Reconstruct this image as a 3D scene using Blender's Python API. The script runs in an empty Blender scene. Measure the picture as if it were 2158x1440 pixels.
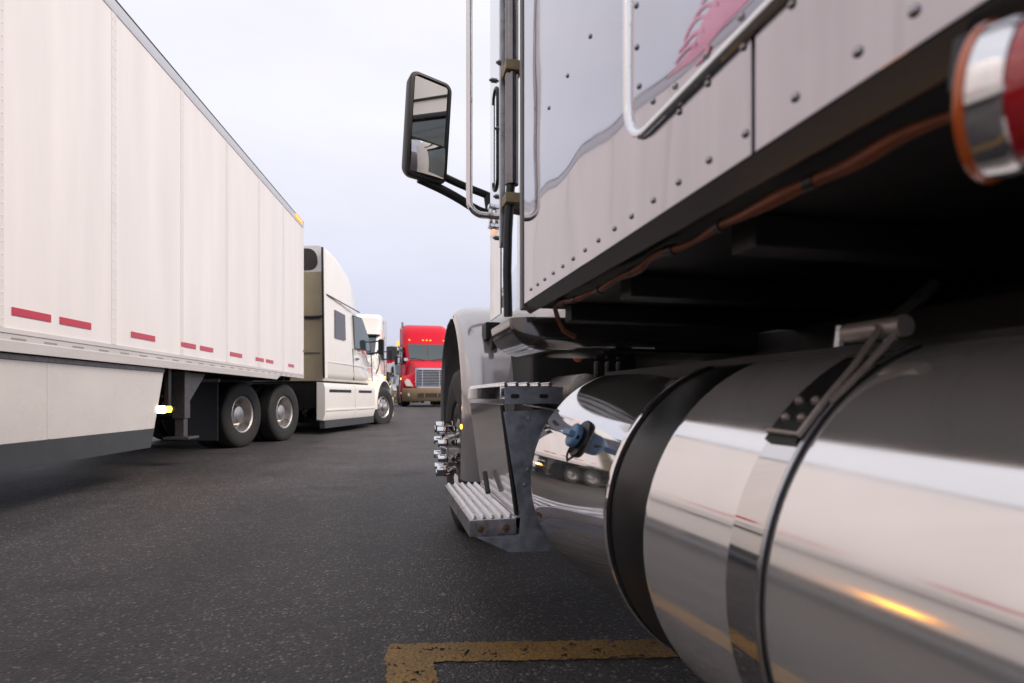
import bpy, bmesh, math, random
from mathutils import Vector, Matrix
random.seed(7)
R = math.radians
SC = bpy.context.scene
COL = SC.collection

# ------------------------------------------------------------------ camera
FPX, W, HZ, VPX = 1200.0, 2158.0, 837.0, 806.0     # focal length in photo pixels, horizon row, vanishing column of the near truck
CAMH = 0.8
TH = math.atan((1079.0 - VPX) / FPX)
cd = bpy.data.cameras.new('camera'); cam = bpy.data.objects.new('camera', cd); COL.objects.link(cam)
cam.location = (0, 0, CAMH); cam.rotation_euler = (R(90), 0, -TH)
cd.sensor_width = 36.0; cd.lens = 36.0 * FPX / W
cd.shift_y = (HZ - 720.0) / W
cd.clip_start = 0.02; cd.clip_end = 3000
cd.dof.use_dof = True; cd.dof.focus_distance = 2.9; cd.dof.aperture_fstop = 3.6; cd.dof.aperture_blades = 7
SC.camera = cam

# ------------------------------------------------------------------ world, sun, exposure
SUN_EL, SUN_AZ = R(44), R(122)      # azimuth clockwise from +Y
wd = bpy.data.worlds.new('World'); SC.world = wd; wd.use_nodes = True
nt = wd.node_tree; nt.nodes.clear()
def nn(t, k, **kw):
    n = t.nodes.new(k)
    for a, b in kw.items(): setattr(n, a, b)
    return n
sky = nn(nt, 'ShaderNodeTexSky', sky_type='NISHITA', sun_disc=False)
sky.sun_elevation = SUN_EL; sky.sun_rotation = SUN_AZ
sky.dust_density = 3.0; sky.air_density = 1.0; sky.ozone_density = 1.0
b1 = nn(nt, 'ShaderNodeBackground'); b1.inputs[1].default_value = 0.012
nt.links.new(sky.outputs[0], b1.inputs[0])
tc = nn(nt, 'ShaderNodeTexCoord'); sp = nn(nt, 'ShaderNodeSeparateXYZ'); nt.links.new(tc.outputs['Generated'], sp.inputs[0])
cr = nn(nt, 'ShaderNodeValToRGB'); nt.links.new(sp.outputs[2], cr.inputs[0])
e = cr.color_ramp.elements; e[0].position = 0.0; e[0].color = (.285, .288, .36, 1); e[1].position = 0.75; e[1].color = (.475, .466, .488, 1)
k = e.new(.16); k.color = (.335, .337, .402, 1); k = e.new(.42); k.color = (.455, .449, .476, 1)
ns = nn(nt, 'ShaderNodeTexNoise'); ns.inputs['Scale'].default_value = 2.2; ns.inputs['Detail'].default_value = 5
mp = nn(nt, 'ShaderNodeMapping'); mp.inputs['Scale'].default_value = (1, 1, 3.0)
nt.links.new(tc.outputs['Generated'], mp.inputs[0]); nt.links.new(mp.outputs[0], ns.inputs[0])
mr = nn(nt, 'ShaderNodeMapRange'); mr.inputs[1].default_value = .3; mr.inputs[2].default_value = .7; mr.inputs[3].default_value = .93; mr.inputs[4].default_value = 1.06
nt.links.new(ns.outputs[0], mr.inputs[0])
vm = nn(nt, 'ShaderNodeVectorMath', operation='SCALE'); nt.links.new(cr.outputs[0], vm.inputs[0]); nt.links.new(mr.outputs[0], vm.inputs['Scale'])
b2 = nn(nt, 'ShaderNodeBackground'); b2.inputs[1].default_value = 1.0; nt.links.new(vm.outputs[0], b2.inputs[0])
ad = nn(nt, 'ShaderNodeAddShader'); nt.links.new(b1.outputs[0], ad.inputs[0]); nt.links.new(b2.outputs[0], ad.inputs[1])
wo = nn(nt, 'ShaderNodeOutputWorld'); nt.links.new(ad.outputs[0], wo.inputs[0])

sl = bpy.data.lights.new('sun', 'SUN'); sl.energy = 1.35; sl.angle = R(28); sl.color = (1.0, .86, .74)
so = bpy.data.objects.new('sun', sl); COL.objects.link(so)
sd = Vector((math.sin(SUN_AZ) * math.cos(SUN_EL), math.cos(SUN_AZ) * math.cos(SUN_EL), math.sin(SUN_EL)))
so.rotation_euler = (-sd).to_track_quat('-Z', 'Y').to_euler(); so.location = sd * 60
SC.view_settings.view_transform = 'Standard'; SC.view_settings.look = 'None'
SC.view_settings.exposure = 1.0; SC.view_settings.gamma = 1.0; SC.view_settings.use_curve_mapping = False
SC.cycles.max_bounces = 10; SC.cycles.glossy_bounces = 6; SC.cycles.sample_clamp_indirect = 6.0

# ------------------------------------------------------------------ materials
def mat(name, col, rough=.5, metal=0.0, coat=0.0, emit=None, estr=0.0, trans=0.0, noise=0.0, nscale=8.0, bump=0.0, bscale=30.0, bdist=.002, rvar=0.0, spec=.5, stretch=(1, 1, 1), ior=1.45, bdet=2.0):
    m = bpy.data.materials.new(name); m.use_nodes = True
    t = m.node_tree; b = t.nodes['Principled BSDF']
    b.inputs['Base Color'].default_value = (*col, 1); b.inputs['Roughness'].default_value = rough; b.inputs['Metallic'].default_value = metal
    b.inputs['Coat Weight'].default_value = coat; b.inputs['Coat Roughness'].default_value = .04
    b.inputs['Transmission Weight'].default_value = trans; b.inputs['Specular IOR Level'].default_value = spec; b.inputs['IOR'].default_value = ior
    if emit: b.inputs['Emission Color'].default_value = (*emit, 1); b.inputs['Emission Strength'].default_value = estr
    tcn = None
    def vec():
        nonlocal tcn
        if tcn is None:
            g = nn(t, 'ShaderNodeTexCoord'); mpp = nn(t, 'ShaderNodeMapping'); mpp.inputs['Scale'].default_value = stretch
            t.links.new(g.outputs['Object'], mpp.inputs[0]); tcn = mpp.outputs[0]
        return tcn
    if noise or rvar:
        n = nn(t, 'ShaderNodeTexNoise'); n.inputs['Scale'].default_value = nscale; n.inputs['Detail'].default_value = 6; n.inputs['Roughness'].default_value = .6
        t.links.new(vec(), n.inputs[0])
        if noise:
            q = nn(t, 'ShaderNodeMapRange'); q.inputs[1].default_value = .25; q.inputs[2].default_value = .75; q.inputs[3].default_value = 1 - noise; q.inputs[4].default_value = 1 + noise
            t.links.new(n.outputs[0], q.inputs[0])
            v = nn(t, 'ShaderNodeVectorMath', operation='SCALE'); v.inputs[0].default_value = col; t.links.new(q.outputs[0], v.inputs['Scale'])
            t.links.new(v.outputs[0], b.inputs['Base Color'])
        if rvar:
            q = nn(t, 'ShaderNodeMapRange'); q.inputs[1].default_value = .3; q.inputs[2].default_value = .7; q.inputs[3].default_value = max(.01, rough - rvar); q.inputs[4].default_value = rough + rvar
            t.links.new(n.outputs[0], q.inputs[0]); t.links.new(q.outputs[0], b.inputs['Roughness'])
    if bump:
        n = nn(t, 'ShaderNodeTexNoise'); n.inputs['Scale'].default_value = bscale; n.inputs['Detail'].default_value = bdet
        t.links.new(vec(), n.inputs[0])
        bp = nn(t, 'ShaderNodeBump'); bp.inputs['Strength'].default_value = bump; bp.inputs['Distance'].default_value = bdist
        t.links.new(n.outputs[0], bp.inputs['Height']); t.links.new(bp.outputs[0], b.inputs['Normal'])
    return m

M = {}
M['sleeper'] = mat('polished_sleeper_skin', (.465, .445, .485), .035, 1, bump=.45, bscale=5.5, bdist=.0026, bdet=0.0, rvar=.025, nscale=3, noise=.06)
M['chrome'] = mat('chrome', (.74, .74, .76), .05, 1, rvar=.03, nscale=12)
M['tank'] = mat('polished_aluminium_tank', (.84, .82, .815), .10, .80, bump=.25, bscale=3.0, bdist=.002, rvar=.045, nscale=5, noise=.05)
M['tankfront'] = mat('mirror_aluminium_tank', (.80, .77, .76), .05, .95, bump=.2, bscale=3.0, bdist=.0015, rvar=.02, nscale=5)
M['strap'] = mat('stainless_strap', (.66, .63, .62), .06, 1, rvar=.03, nscale=20)
M['alu'] = mat('dull_aluminium', (.55, .55, .58), .33, 1, noise=.15, nscale=25, rvar=.12)
M['gripalu'] = mat('grip_aluminium', (.70, .70, .73), .30, 1, noise=.12, nscale=40)
M['steel'] = mat('grey_steel', (.22, .20, .19), .45, 1, noise=.25, nscale=30)
M['rust'] = mat('rusty_bolt', (.15, .085, .05), .7, .5, noise=.4, nscale=90)
M['boxpolish'] = mat('polished_box_side', (.78, .75, .74), .07, .72, noise=.05, nscale=8)
M['sillm'] = mat('dark_sill', (.30, .28, .275), .2, .9)
M['fender'] = mat('silver_fender_paint', (.50, .48, .485), .13, .5, coat=1.0, noise=.04, nscale=5)
M['plate'] = mat('dusty_bracket_plate', (.27, .29, .34), .48, .6, noise=.35, nscale=28, rvar=.15)
M['black'] = mat('black_plastic', (.012, .012, .013), .42, noise=.3, nscale=20)
M['under'] = mat('black_underbody', (.010, .0095, .0095), .55, noise=.5, nscale=9)
M['blackrub'] = mat('black_rubber_sleeve', (.006, .006, .0065), .36, noise=.3, nscale=14, spec=.35)
M['tyre'] = mat('tyre_rubber', (.022, .021, .021), .72, noise=.35, nscale=18, bump=.3, bscale=120)
M['frame'] = mat('chassis_black', (.016, .015, .015), .5, noise=.4, nscale=12)
M['pipe'] = mat('dark_exhaust_steel', (.20, .19, .195), .16, 1, rvar=.08, nscale=14, noise=.2)
M['rivet'] = mat('dull_rivet', (.36, .35, .36), .25, .95)
M['trim'] = mat('brushed_corner_trim', (.17, .165, .16), .5, .5, noise=.1, nscale=10)
M['darkgloss'] = mat('dark_gloss_skirt', (.10, .095, .095), .14, .8, coat=.5)
M['clampsteel'] = mat('taupe_clamp_steel', (.34, .30, .28), .5, .7, noise=.2, nscale=40)
M['joint'] = mat('trailer_joint', (.72, .69, .68), .4, noise=.05, nscale=3)
M['tan'] = mat('tan_bracket', (.30, .24, .14), .6, noise=.2, nscale=30)
M['cream'] = mat('cream_cab_paint', (.80, .76, .70), .3, coat=.6, noise=.03, nscale=4)
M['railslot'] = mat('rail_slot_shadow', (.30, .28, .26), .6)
M['orange'] = mat('orange_loom', (.13, .030, .006), .5, noise=.4, nscale=35)
M['blue'] = mat('blue_fuel_cap', (.095, .19, .34), .38, noise=.12, nscale=40)
M['mirror'] = mat('mirror_glass', (.93, .93, .93), .01, 1)
M['redlens'] = mat('red_lens', (.42, .004, .012), .12, coat=1, spec=.7)
M['amberlens'] = mat('amber_lens', (.55, .10, .008), .15, coat=1)
M['pink'] = mat('pink_decal', (.60, .24, .34), .12, .55, coat=.5, noise=.12, nscale=14)
M['white'] = mat('trailer_white', (.79, .755, .745), .34, noise=.085, nscale=3.0, stretch=(1, 1, .10), rvar=.06, bump=.12, bscale=2.4, bdist=.004)
M['rail'] = mat('trailer_rail', (.62, .59, .57), .42, .2, noise=.12, nscale=10, stretch=(1, .12, 1))
M['toprail'] = mat('trailer_top_rail', (.55, .55, .58), .35, .5, noise=.06, nscale=6)
M['skirt'] = mat('trailer_skirt', (.60, .575, .56), .30, noise=.06, nscale=2.0, rvar=.08)
M['skirtband'] = mat('grey_rubber_skirt_band', (.05, .053, .06), .55, noise=.15, nscale=6)
M['redtape'] = mat('red_reflective_tape', (.50, .02, .045), .3, coat=.4)
M['whitetape'] = mat('white_reflective_tape', (.80, .78, .78), .3, coat=.4)
M['cabwhite'] = mat('white_truck_paint', (.80, .775, .73), .22, coat=.8, noise=.03, nscale=3)
M['cabtan'] = mat('tan_cab_back', (.40, .33, .215), .5, noise=.08, nscale=4)
M['cabred'] = mat('red_truck_paint', (.58, .002, .022), .5, coat=.08, noise=.05, nscale=3, spec=.25)
M['bumperwarm'] = mat('warm_lit_bumper_plastic', (.23, .165, .095), .42, noise=.12, nscale=4)  # grey plastic with the warm light on it mixed into the colour
M['glass'] = mat('dark_windscreen', (.030, .052, .058), .05, coat=1.0, spec=.6)
M['sideglass'] = mat('dark_side_glass', (.06, .05, .06), .08, coat=.6)
M['lamp'] = mat('headlamp_glass', (.75, .70, .66), .12, .3, coat=1)
M['amberon'] = mat('lit_amber_lamp', (.9, .35, .02), .3, emit=(1.0, .36, .02), estr=9)
M['whiteon'] = mat('lit_white_lamp', (.9, .85, .7), .3, emit=(1.0, .80, .50), estr=5)
M['amberdim'] = mat('dim_amber_lamp', (.8, .25, .02), .3, emit=(1.0, .30, .02), estr=1.1)
M['hub'] = mat('wheel_aluminium', (.52, .50, .49), .34, .9, noise=.25, nscale=9, rvar=.12)
M['bark'] = mat('bark', (.07, .05, .035), .9, noise=.4, nscale=12)
M['leaf'] = mat('leaf_green', (.030, .050, .018), .7, noise=.5, nscale=2.0)
M['signdark'] = mat('sign_dark', (.045, .035, .03), .5)
M['signwhite'] = mat('sign_white', (.62, .60, .60), .4)
M['signyellow'] = mat('sign_yellow', (.55, .40, .05), .5)
M['greycar'] = mat('grey_car_paint', (.22, .27, .30), .2, .5, coat=1)
M['silvergrey'] = mat('silver_truck_paint', (.34, .35, .36), .25, .4, coat=.8)

# asphalt: fine aggregate, tar patches, dust
def asphalt():
    m = bpy.data.materials.new('asphalt'); m.use_nodes = True; t = m.node_tree; b = t.nodes['Principled BSDF']
    g = nn(t, 'ShaderNodeTexCoord')
    def noise(scale, det=4, rg=.55):
        n = nn(t, 'ShaderNodeTexNoise'); n.inputs['Scale'].default_value = scale; n.inputs['Detail'].default_value = det; n.inputs['Roughness'].default_value = rg
        t.links.new(g.outputs['Object'], n.inputs[0]); return n
    vo = nn(t, 'ShaderNodeTexVoronoi'); vo.inputs['Scale'].default_value = 120; t.links.new(g.outputs['Object'], vo.inputs[0])
    vr = nn(t, 'ShaderNodeTexVoronoi'); vr.inputs['Scale'].default_value = 44; t.links.new(g.outputs['Object'], vr.inputs[0])
    sep = nn(t, 'ShaderNodeSeparateColor'); t.links.new(vo.outputs['Color'], sep.inputs[0])
    ramp = nn(t, 'ShaderNodeValToRGB'); t.links.new(sep.outputs[0], ramp.inputs[0])
    e = ramp.color_ramp.elements; e[0].position = 0; e[0].color = (.028, .027, .029, 1); e[1].position = 1; e[1].color = (.26, .23, .22, 1)
    for p, c in ((.5, (.046, .044, .047, 1)), (.82, (.066, .060, .062, 1)), (.93, (.10, .080, .073, 1))):
        k = e.new(p); k.color = c
    # larger pale stones, few
    sep2 = nn(t, 'ShaderNodeSeparateColor'); t.links.new(vr.outputs['Color'], sep2.inputs[0])
    r2 = nn(t, 'ShaderNodeMath', operation='GREATER_THAN'); r2.inputs[1].default_value = .955; t.links.new(sep2.outputs[1], r2.inputs[0])
    r3 = nn(t, 'ShaderNodeMath', operation='LESS_THAN'); r3.inputs[1].default_value = .26; t.links.new(vr.outputs['Distance'], r3.inputs[0])
    r4 = nn(t, 'ShaderNodeMath', operation='MULTIPLY'); t.links.new(r2.outputs[0], r4.inputs[0]); t.links.new(r3.outputs[0], r4.inputs[1])
    mx = nn(t, 'ShaderNodeMix', data_type='RGBA'); t.links.new(r4.outputs[0], mx.inputs['Factor']); t.links.new(ramp.outputs[0], mx.inputs['A']); mx.inputs['B'].default_value = (.16, .14, .132, 1)
    big = noise(.7, 5, .6); mr = nn(t, 'ShaderNodeMapRange'); mr.inputs[1].default_value = .3; mr.inputs[2].default_value = .7; mr.inputs[3].default_value = .52; mr.inputs[4].default_value = .96
    t.links.new(big.outputs[0], mr.inputs[0])
    mid = noise(9, 4); m2 = nn(t, 'ShaderNodeMapRange'); m2.inputs[1].default_value = .3; m2.inputs[2].default_value = .7; m2.inputs[3].default_value = .82; m2.inputs[4].default_value = 1.18
    t.links.new(mid.outputs[0], m2.inputs[0])
    mm = nn(t, 'ShaderNodeMath', operation='MULTIPLY'); t.links.new(mr.outputs[0], mm.inputs[0]); t.links.new(m2.outputs[0], mm.inputs[1])
    smp = nn(t, 'ShaderNodeMapping'); smp.inputs['Rotation'].default_value = (0, 0, .14); smp.inputs['Scale'].default_value = (1.9, .13, 1); t.links.new(g.outputs['Object'], smp.inputs[0])
    sn = nn(t, 'ShaderNodeTexNoise'); sn.inputs['Scale'].default_value = 1.0; sn.inputs['Detail'].default_value = 3; t.links.new(smp.outputs[0], sn.inputs[0])
    sr = nn(t, 'ShaderNodeMapRange'); sr.inputs[1].default_value = .35; sr.inputs[2].default_value = .65; sr.inputs[3].default_value = .90; sr.inputs[4].default_value = 1.26; t.links.new(sn.outputs[0], sr.inputs[0])
    ms = nn(t, 'ShaderNodeMath', operation='MULTIPLY'); t.links.new(mm.outputs[0], ms.inputs[0]); t.links.new(sr.outputs[0], ms.inputs[1]); mm = ms
    # oil stains
    oil = noise(1.3, 3, .5); om = nn(t, 'ShaderNodeMapRange'); om.inputs[1].default_value = .60; om.inputs[2].default_value = .68; om.inputs[3].default_value = 1.0; om.inputs[4].default_value = .62
    t.links.new(oil.outputs[0], om.inputs[0])
    m3 = nn(t, 'ShaderNodeMath', operation='MULTIPLY'); t.links.new(mm.outputs[0], m3.inputs[0]); t.links.new(om.outputs[0], m3.inputs[1])
    v = nn(t, 'ShaderNodeVectorMath', operation='SCALE'); t.links.new(mx.outputs['Result'], v.inputs[0]); t.links.new(m3.outputs[0], v.inputs['Scale'])
    t.links.new(v.outputs[0], b.inputs['Base Color'])
    b.inputs['Roughness'].default_value = .62; b.inputs['Specular IOR Level'].default_value = .45
    bp = nn(t, 'ShaderNodeBump'); bp.inputs['Strength'].default_value = .75; bp.inputs['Distance'].default_value = .004
    fine = noise(260, 2); ma = nn(t, 'ShaderNodeMath', operation='MULTIPLY_ADD'); t.links.new(fine.outputs[0], ma.inputs[0]); ma.inputs[1].default_value = .5
    iv = nn(t, 'ShaderNodeMath', operation='MULTIPLY'); t.links.new(vo.outputs['Distance'], iv.inputs[0]); iv.inputs[1].default_value = -1.2
    t.links.new(iv.outputs[0], ma.inputs[2]); t.links.new(ma.outputs[0], bp.inputs['Height']); t.links.new(bp.outputs[0], b.inputs['Normal'])
    return m
M['asphalt'] = asphalt()

def paint():
    m = bpy.data.materials.new('worn_yellow_paint'); m.use_nodes = True; t = m.node_tree; b = t.nodes['Principled BSDF']
    g = nn(t, 'ShaderNodeTexCoord')
    n1 = nn(t, 'ShaderNodeTexNoise'); n1.inputs['Scale'].default_value = 17; n1.inputs['Detail'].default_value = 9; n1.inputs['Roughness'].default_value = .72
    n2 = nn(t, 'ShaderNodeTexNoise'); n2.inputs['Scale'].default_value = 6; n2.inputs['Detail'].default_value = 5
    n3 = nn(t, 'ShaderNodeTexVoronoi'); n3.inputs['Scale'].default_value = 95
    for n in (n1, n2, n3): t.links.new(g.outputs['Object'], n.inputs[0])
    cr = nn(t, 'ShaderNodeValToRGB'); t.links.new(n2.outputs[0], cr.inputs[0]); e = cr.color_ramp.elements
    e[0].position = .32; e[0].color = (.20, .115, .028, 1); e[1].position = .68; e[1].color = (.33, .185, .05, 1)
    v = nn(t, 'ShaderNodeMapRange'); t.links.new(n3.outputs['Distance'], v.inputs[0]); v.inputs[1].default_value = .1; v.inputs[2].default_value = .7; v.inputs[3].default_value = 1.1; v.inputs[4].default_value = .62
    vs = nn(t, 'ShaderNodeVectorMath', operation='SCALE'); t.links.new(cr.outputs[0], vs.inputs[0]); t.links.new(v.outputs[0], vs.inputs['Scale'])
    t.links.new(vs.outputs[0], b.inputs['Base Color']); b.inputs['Roughness'].default_value = .65
    bp = nn(t, 'ShaderNodeBump'); bp.inputs['Strength'].default_value = .6; bp.inputs['Distance'].default_value = .003; bp.invert = True
    t.links.new(n3.outputs['Distance'], bp.inputs['Height']); t.links.new(bp.outputs[0], b.inputs['Normal'])
    tr = nn(t, 'ShaderNodeBsdfTransparent'); mx = nn(t, 'ShaderNodeMixShader'); out = t.nodes['Material Output']
    ad = nn(t, 'ShaderNodeMath', operation='MULTIPLY_ADD'); t.links.new(n3.outputs['Distance'], ad.inputs[0]); ad.inputs[1].default_value = .16; t.links.new(n1.outputs[0], ad.inputs[2])
    gt = nn(t, 'ShaderNodeMath', operation='LESS_THAN'); t.links.new(ad.outputs[0], gt.inputs[0]); gt.inputs[1].default_value = .665
    t.links.new(gt.outputs[0], mx.inputs[0]); t.links.new(tr.outputs[0], mx.inputs[1]); t.links.new(b.outputs[0], mx.inputs[2]); t.links.new(mx.outputs[0], out.inputs[0])
    return m
M['paint'] = paint()

# ------------------------------------------------------------------ mesh helpers
def basis(axis):
    a = Vector(axis).normalized()
    u = a.orthogonal().normalized() if abs(a.z) > .9 else Vector((0, 0, 1)).cross(a).normalized()
    return a, u, a.cross(u)

class MB:
    def __init__(s): s.v = []; s.f = []
    def add(s, vs, fs):
        o = len(s.v); s.v += [tuple(v) for v in vs]; s.f += [tuple(i + o for i in f) for f in fs]; return s
    def box(s, x0, x1, y0, y1, z0, z1):
        return s.add([(x0, y0, z0), (x1, y0, z0), (x1, y1, z0), (x0, y1, z0), (x0, y0, z1), (x1, y0, z1), (x1, y1, z1), (x0, y1, z1)],
                     [(3, 2, 1, 0), (4, 5, 6, 7), (0, 1, 5, 4), (1, 2, 6, 5), (2, 3, 7, 6), (3, 0, 4, 7)])
    def obox(s, c, ex, ey, ez):
        c, ex, ey, ez = Vector(c), Vector(ex), Vector(ey), Vector(ez)
        return s.add([c + ex * a + ey * b + ez * d for d in (-1, 1) for a, b in ((-1, -1), (1, -1), (1, 1), (-1, 1))],
                     [(3, 2, 1, 0), (4, 5, 6, 7), (0, 1, 5, 4), (1, 2, 6, 5), (2, 3, 7, 6), (3, 0, 4, 7)])
    def lathe(s, prof, origin, axis, n=32, close=False):
        a, u, w = basis(axis); o = Vector(origin); vs = []; fs = []
        for r, h in prof:
            for i in range(n):
                t = 2 * math.pi * i / n; vs.append(o + a * h + (u * math.cos(t) + w * math.sin(t)) * r)
        m = len(prof)
        for j in range(m if close else m - 1):
            for i in range(n):
                k = (i + 1) % n; j2 = (j + 1) % m; fs.append((j * n + i, j * n + k, j2 * n + k, j2 * n + i))
        return s.add(vs, fs)
    def cyl(s, p0, p1, r0, r1=None, n=20):
        p0, p1 = Vector(p0), Vector(p1); L = (p1 - p0).length; r1 = r0 if r1 is None else r1
        return s.lathe([(1e-4, 0), (r0, 0), (r1, L), (1e-4, L)], p0, p1 - p0, n)
    def tube(s, path, r, n=10, caps=True):
        path = [Vector(p) for p in path]; m = len(path); rr = r if isinstance(r, (list, tuple)) else [r] * m
        d = [(path[min(i + 1, m - 1)] - path[max(i - 1, 0)]).normalized() for i in range(m)]
        u = d[0].orthogonal().normalized(); vs = []; fs = []
        for i in range(m):
            u = (u - d[i] * u.dot(d[i])).normalized(); w = d[i].cross(u)
            for k in range(n):
                t = 2 * math.pi * k / n; vs.append(path[i] + (u * math.cos(t) + w * math.sin(t)) * rr[i])
        for i in range(m - 1):
            for k in range(n):
                q = (k + 1) % n; fs.append((i * n + k, i * n + q, (i + 1) * n + q, (i + 1) * n + k))
        if caps: fs += [tuple(reversed(range(n))), tuple(range((m - 1) * n, m * n))]
        return s.add(vs, fs)
    def loft(s, secs, caps=True, closed=True):
        n = len(secs[0]); vs = [p for c in secs for p in c]; fs = []
        for j in range(len(secs) - 1):
            for i in range(n if closed else n - 1):
                k = (i + 1) % n; fs.append((j * n + i, j * n + k, (j + 1) * n + k, (j + 1) * n + i))
        if caps: fs += [tuple(reversed(range(n))), tuple(range((len(secs) - 1) * n, len(secs) * n))]
        return s.add(vs, fs)
    def prism(s, pts, off):
        off = Vector(off); a = [Vector(p) for p in pts]; n = len(a)
        fs = [tuple(reversed(range(n))), tuple(range(n, 2 * n))] + [(i, (i + 1) % n, (i + 1) % n + n, i + n) for i in range(n)]
        return s.add(a + [p + off for p in a], fs)
    def build(s, name, m, parent=None, bevel=0.0, seg=2, sharp=38, local=False):
        me = bpy.data.meshes.new(name); me.from_pydata(s.v, [], s.f); 
        bm = bmesh.new(); bm.from_mesh(me)
        bmesh.ops.recalc_face_normals(bm, faces=bm.faces)
        if bevel:
            ed = [x for x in bm.edges if len(x.link_faces) == 2 and x.calc_face_angle(0) > R(28)]
            bmesh.ops.bevel(bm, geom=ed, offset=bevel, offset_type='OFFSET', segments=seg, profile=.5, affect='EDGES', clamp_overlap=True)
        bm.to_mesh(me); bm.free()
        for p in me.polygons: p.use_smooth = True
        me.set_sharp_from_angle(angle=R(sharp))
        me.materials.append(M[m] if isinstance(m, str) else m)
        o = put(name, me, parent)
        if bevel:
            wn = o.modifiers.new('weighted_normal', 'WEIGHTED_NORMAL'); wn.keep_sharp = True; wn.weight = 90
        return o

def put(name, me, parent=None, loc=None, rot=None):
    o = bpy.data.objects.new(name, me); COL.objects.link(o)
    if parent is not None:
        o.parent = parent
        if parent.get('_w'): o['_w'] = 1
    if loc is not None: o.location = loc
    if rot is not None: o.rotation_euler = rot
    return o

def thing(name, label, cat, loc=(0, 0, 0), rz=0.0, group=None):
    o = bpy.data.objects.new(name, None); COL.objects.link(o); o.location = loc; o.rotation_euler = (0, 0, rz); o.empty_display_size = .3
    return tag(o, label, cat, group)
def tag(o, label, cat, group=None):
    o['label'] = label; o['category'] = cat
    if group: o['group'] = group
    return o
def struct(o): o['kind'] = 'structure'; return o
def smoothpath(pts, it=2):
    pts = [Vector(p) for p in pts]
    for _ in range(it):
        q = [pts[0]]
        for a, b in zip(pts, pts[1:]): q += [a * .75 + b * .25, a * .25 + b * .75]
        pts = q + [pts[-1]]
    return pts
def rrect(x0, x1, z0, z1, r, n=6):
    out = []
    for cx, cz, a0 in ((x1 - r, z1 - r, 0), (x0 + r, z1 - r, 90), (x0 + r, z0 + r, 180), (x1 - r, z0 + r, 270)):
        for i in range(n + 1):
            a = R(a0 + 90 * i / n); out.append((cx + r * math.cos(a), cz + r * math.sin(a)))
    return out

# a point of the place: where the sight line through photo pixel (x, y) meets a known plane of the scene
def P(x, y, X=None, Y=None, Z=None, D=None):
    u = (x - 1079) / FPX; c = (HZ - y) / FPX
    a = u * math.cos(TH) + math.sin(TH); b = -u * math.sin(TH) + math.cos(TH)
    k = X / a if X is not None else Y / b if Y is not None else (Z - CAMH) / c if Z is not None else D
    return Vector((a * k, b * k, CAMH + c * k))

# ------------------------------------------------------------------ ground
def gz(x, y):
    t = min(1, max(0, (y - 13) / 11)); t = t * t * (3 - 2 * t)
    return .38 * t
def ground():
    ys = [-400, -120, -40, -15, 0, 8, 14] + [15 + i * .75 for i in range(13)] + [28, 38, 50, 80, 150, 400, 1500]
    xs = [-1500, -400, -100, -40, -15, -5, 0, 5, 15, 40, 100, 400, 1500]
    vs = [(x, y, gz(x, y)) for y in ys for x in xs]; n = len(xs)
    fs = [(j * n + i, j * n + i + 1, (j + 1) * n + i + 1, (j + 1) * n + i) for j in range(len(ys) - 1) for i in range(n - 1)]
    struct(MB().add(vs, fs).build('ground', 'asphalt'))
ground()
def strip(name, p0, p1, w, jag=.006):
    p0, p1 = Vector(p0), Vector(p1); d = (p1 - p0); L = d.length; d.normalize(); s = Vector((d.y, -d.x, 0)); n = max(4, int(L / .012)); vs = []; fs = []
    for i in range(n + 1):
        c = p0 + d * (L * i / n)
        vs += [c - s * (w / 2 + random.uniform(-jag, jag)), c + s * (w / 2 + random.uniform(-jag, jag))]
    for i in range(n): fs.append((2 * i, 2 * i + 1, 2 * i + 3, 2 * i + 2))
    return struct(MB().add(vs, fs).build(name, 'paint'))
strip('painted_line', (.012, 1.815, .004), (2.9, 1.28, .004), .132)
strip('painted_line', (.080, 1.752, .008), (.060, -1.5, .008), .142)

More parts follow.
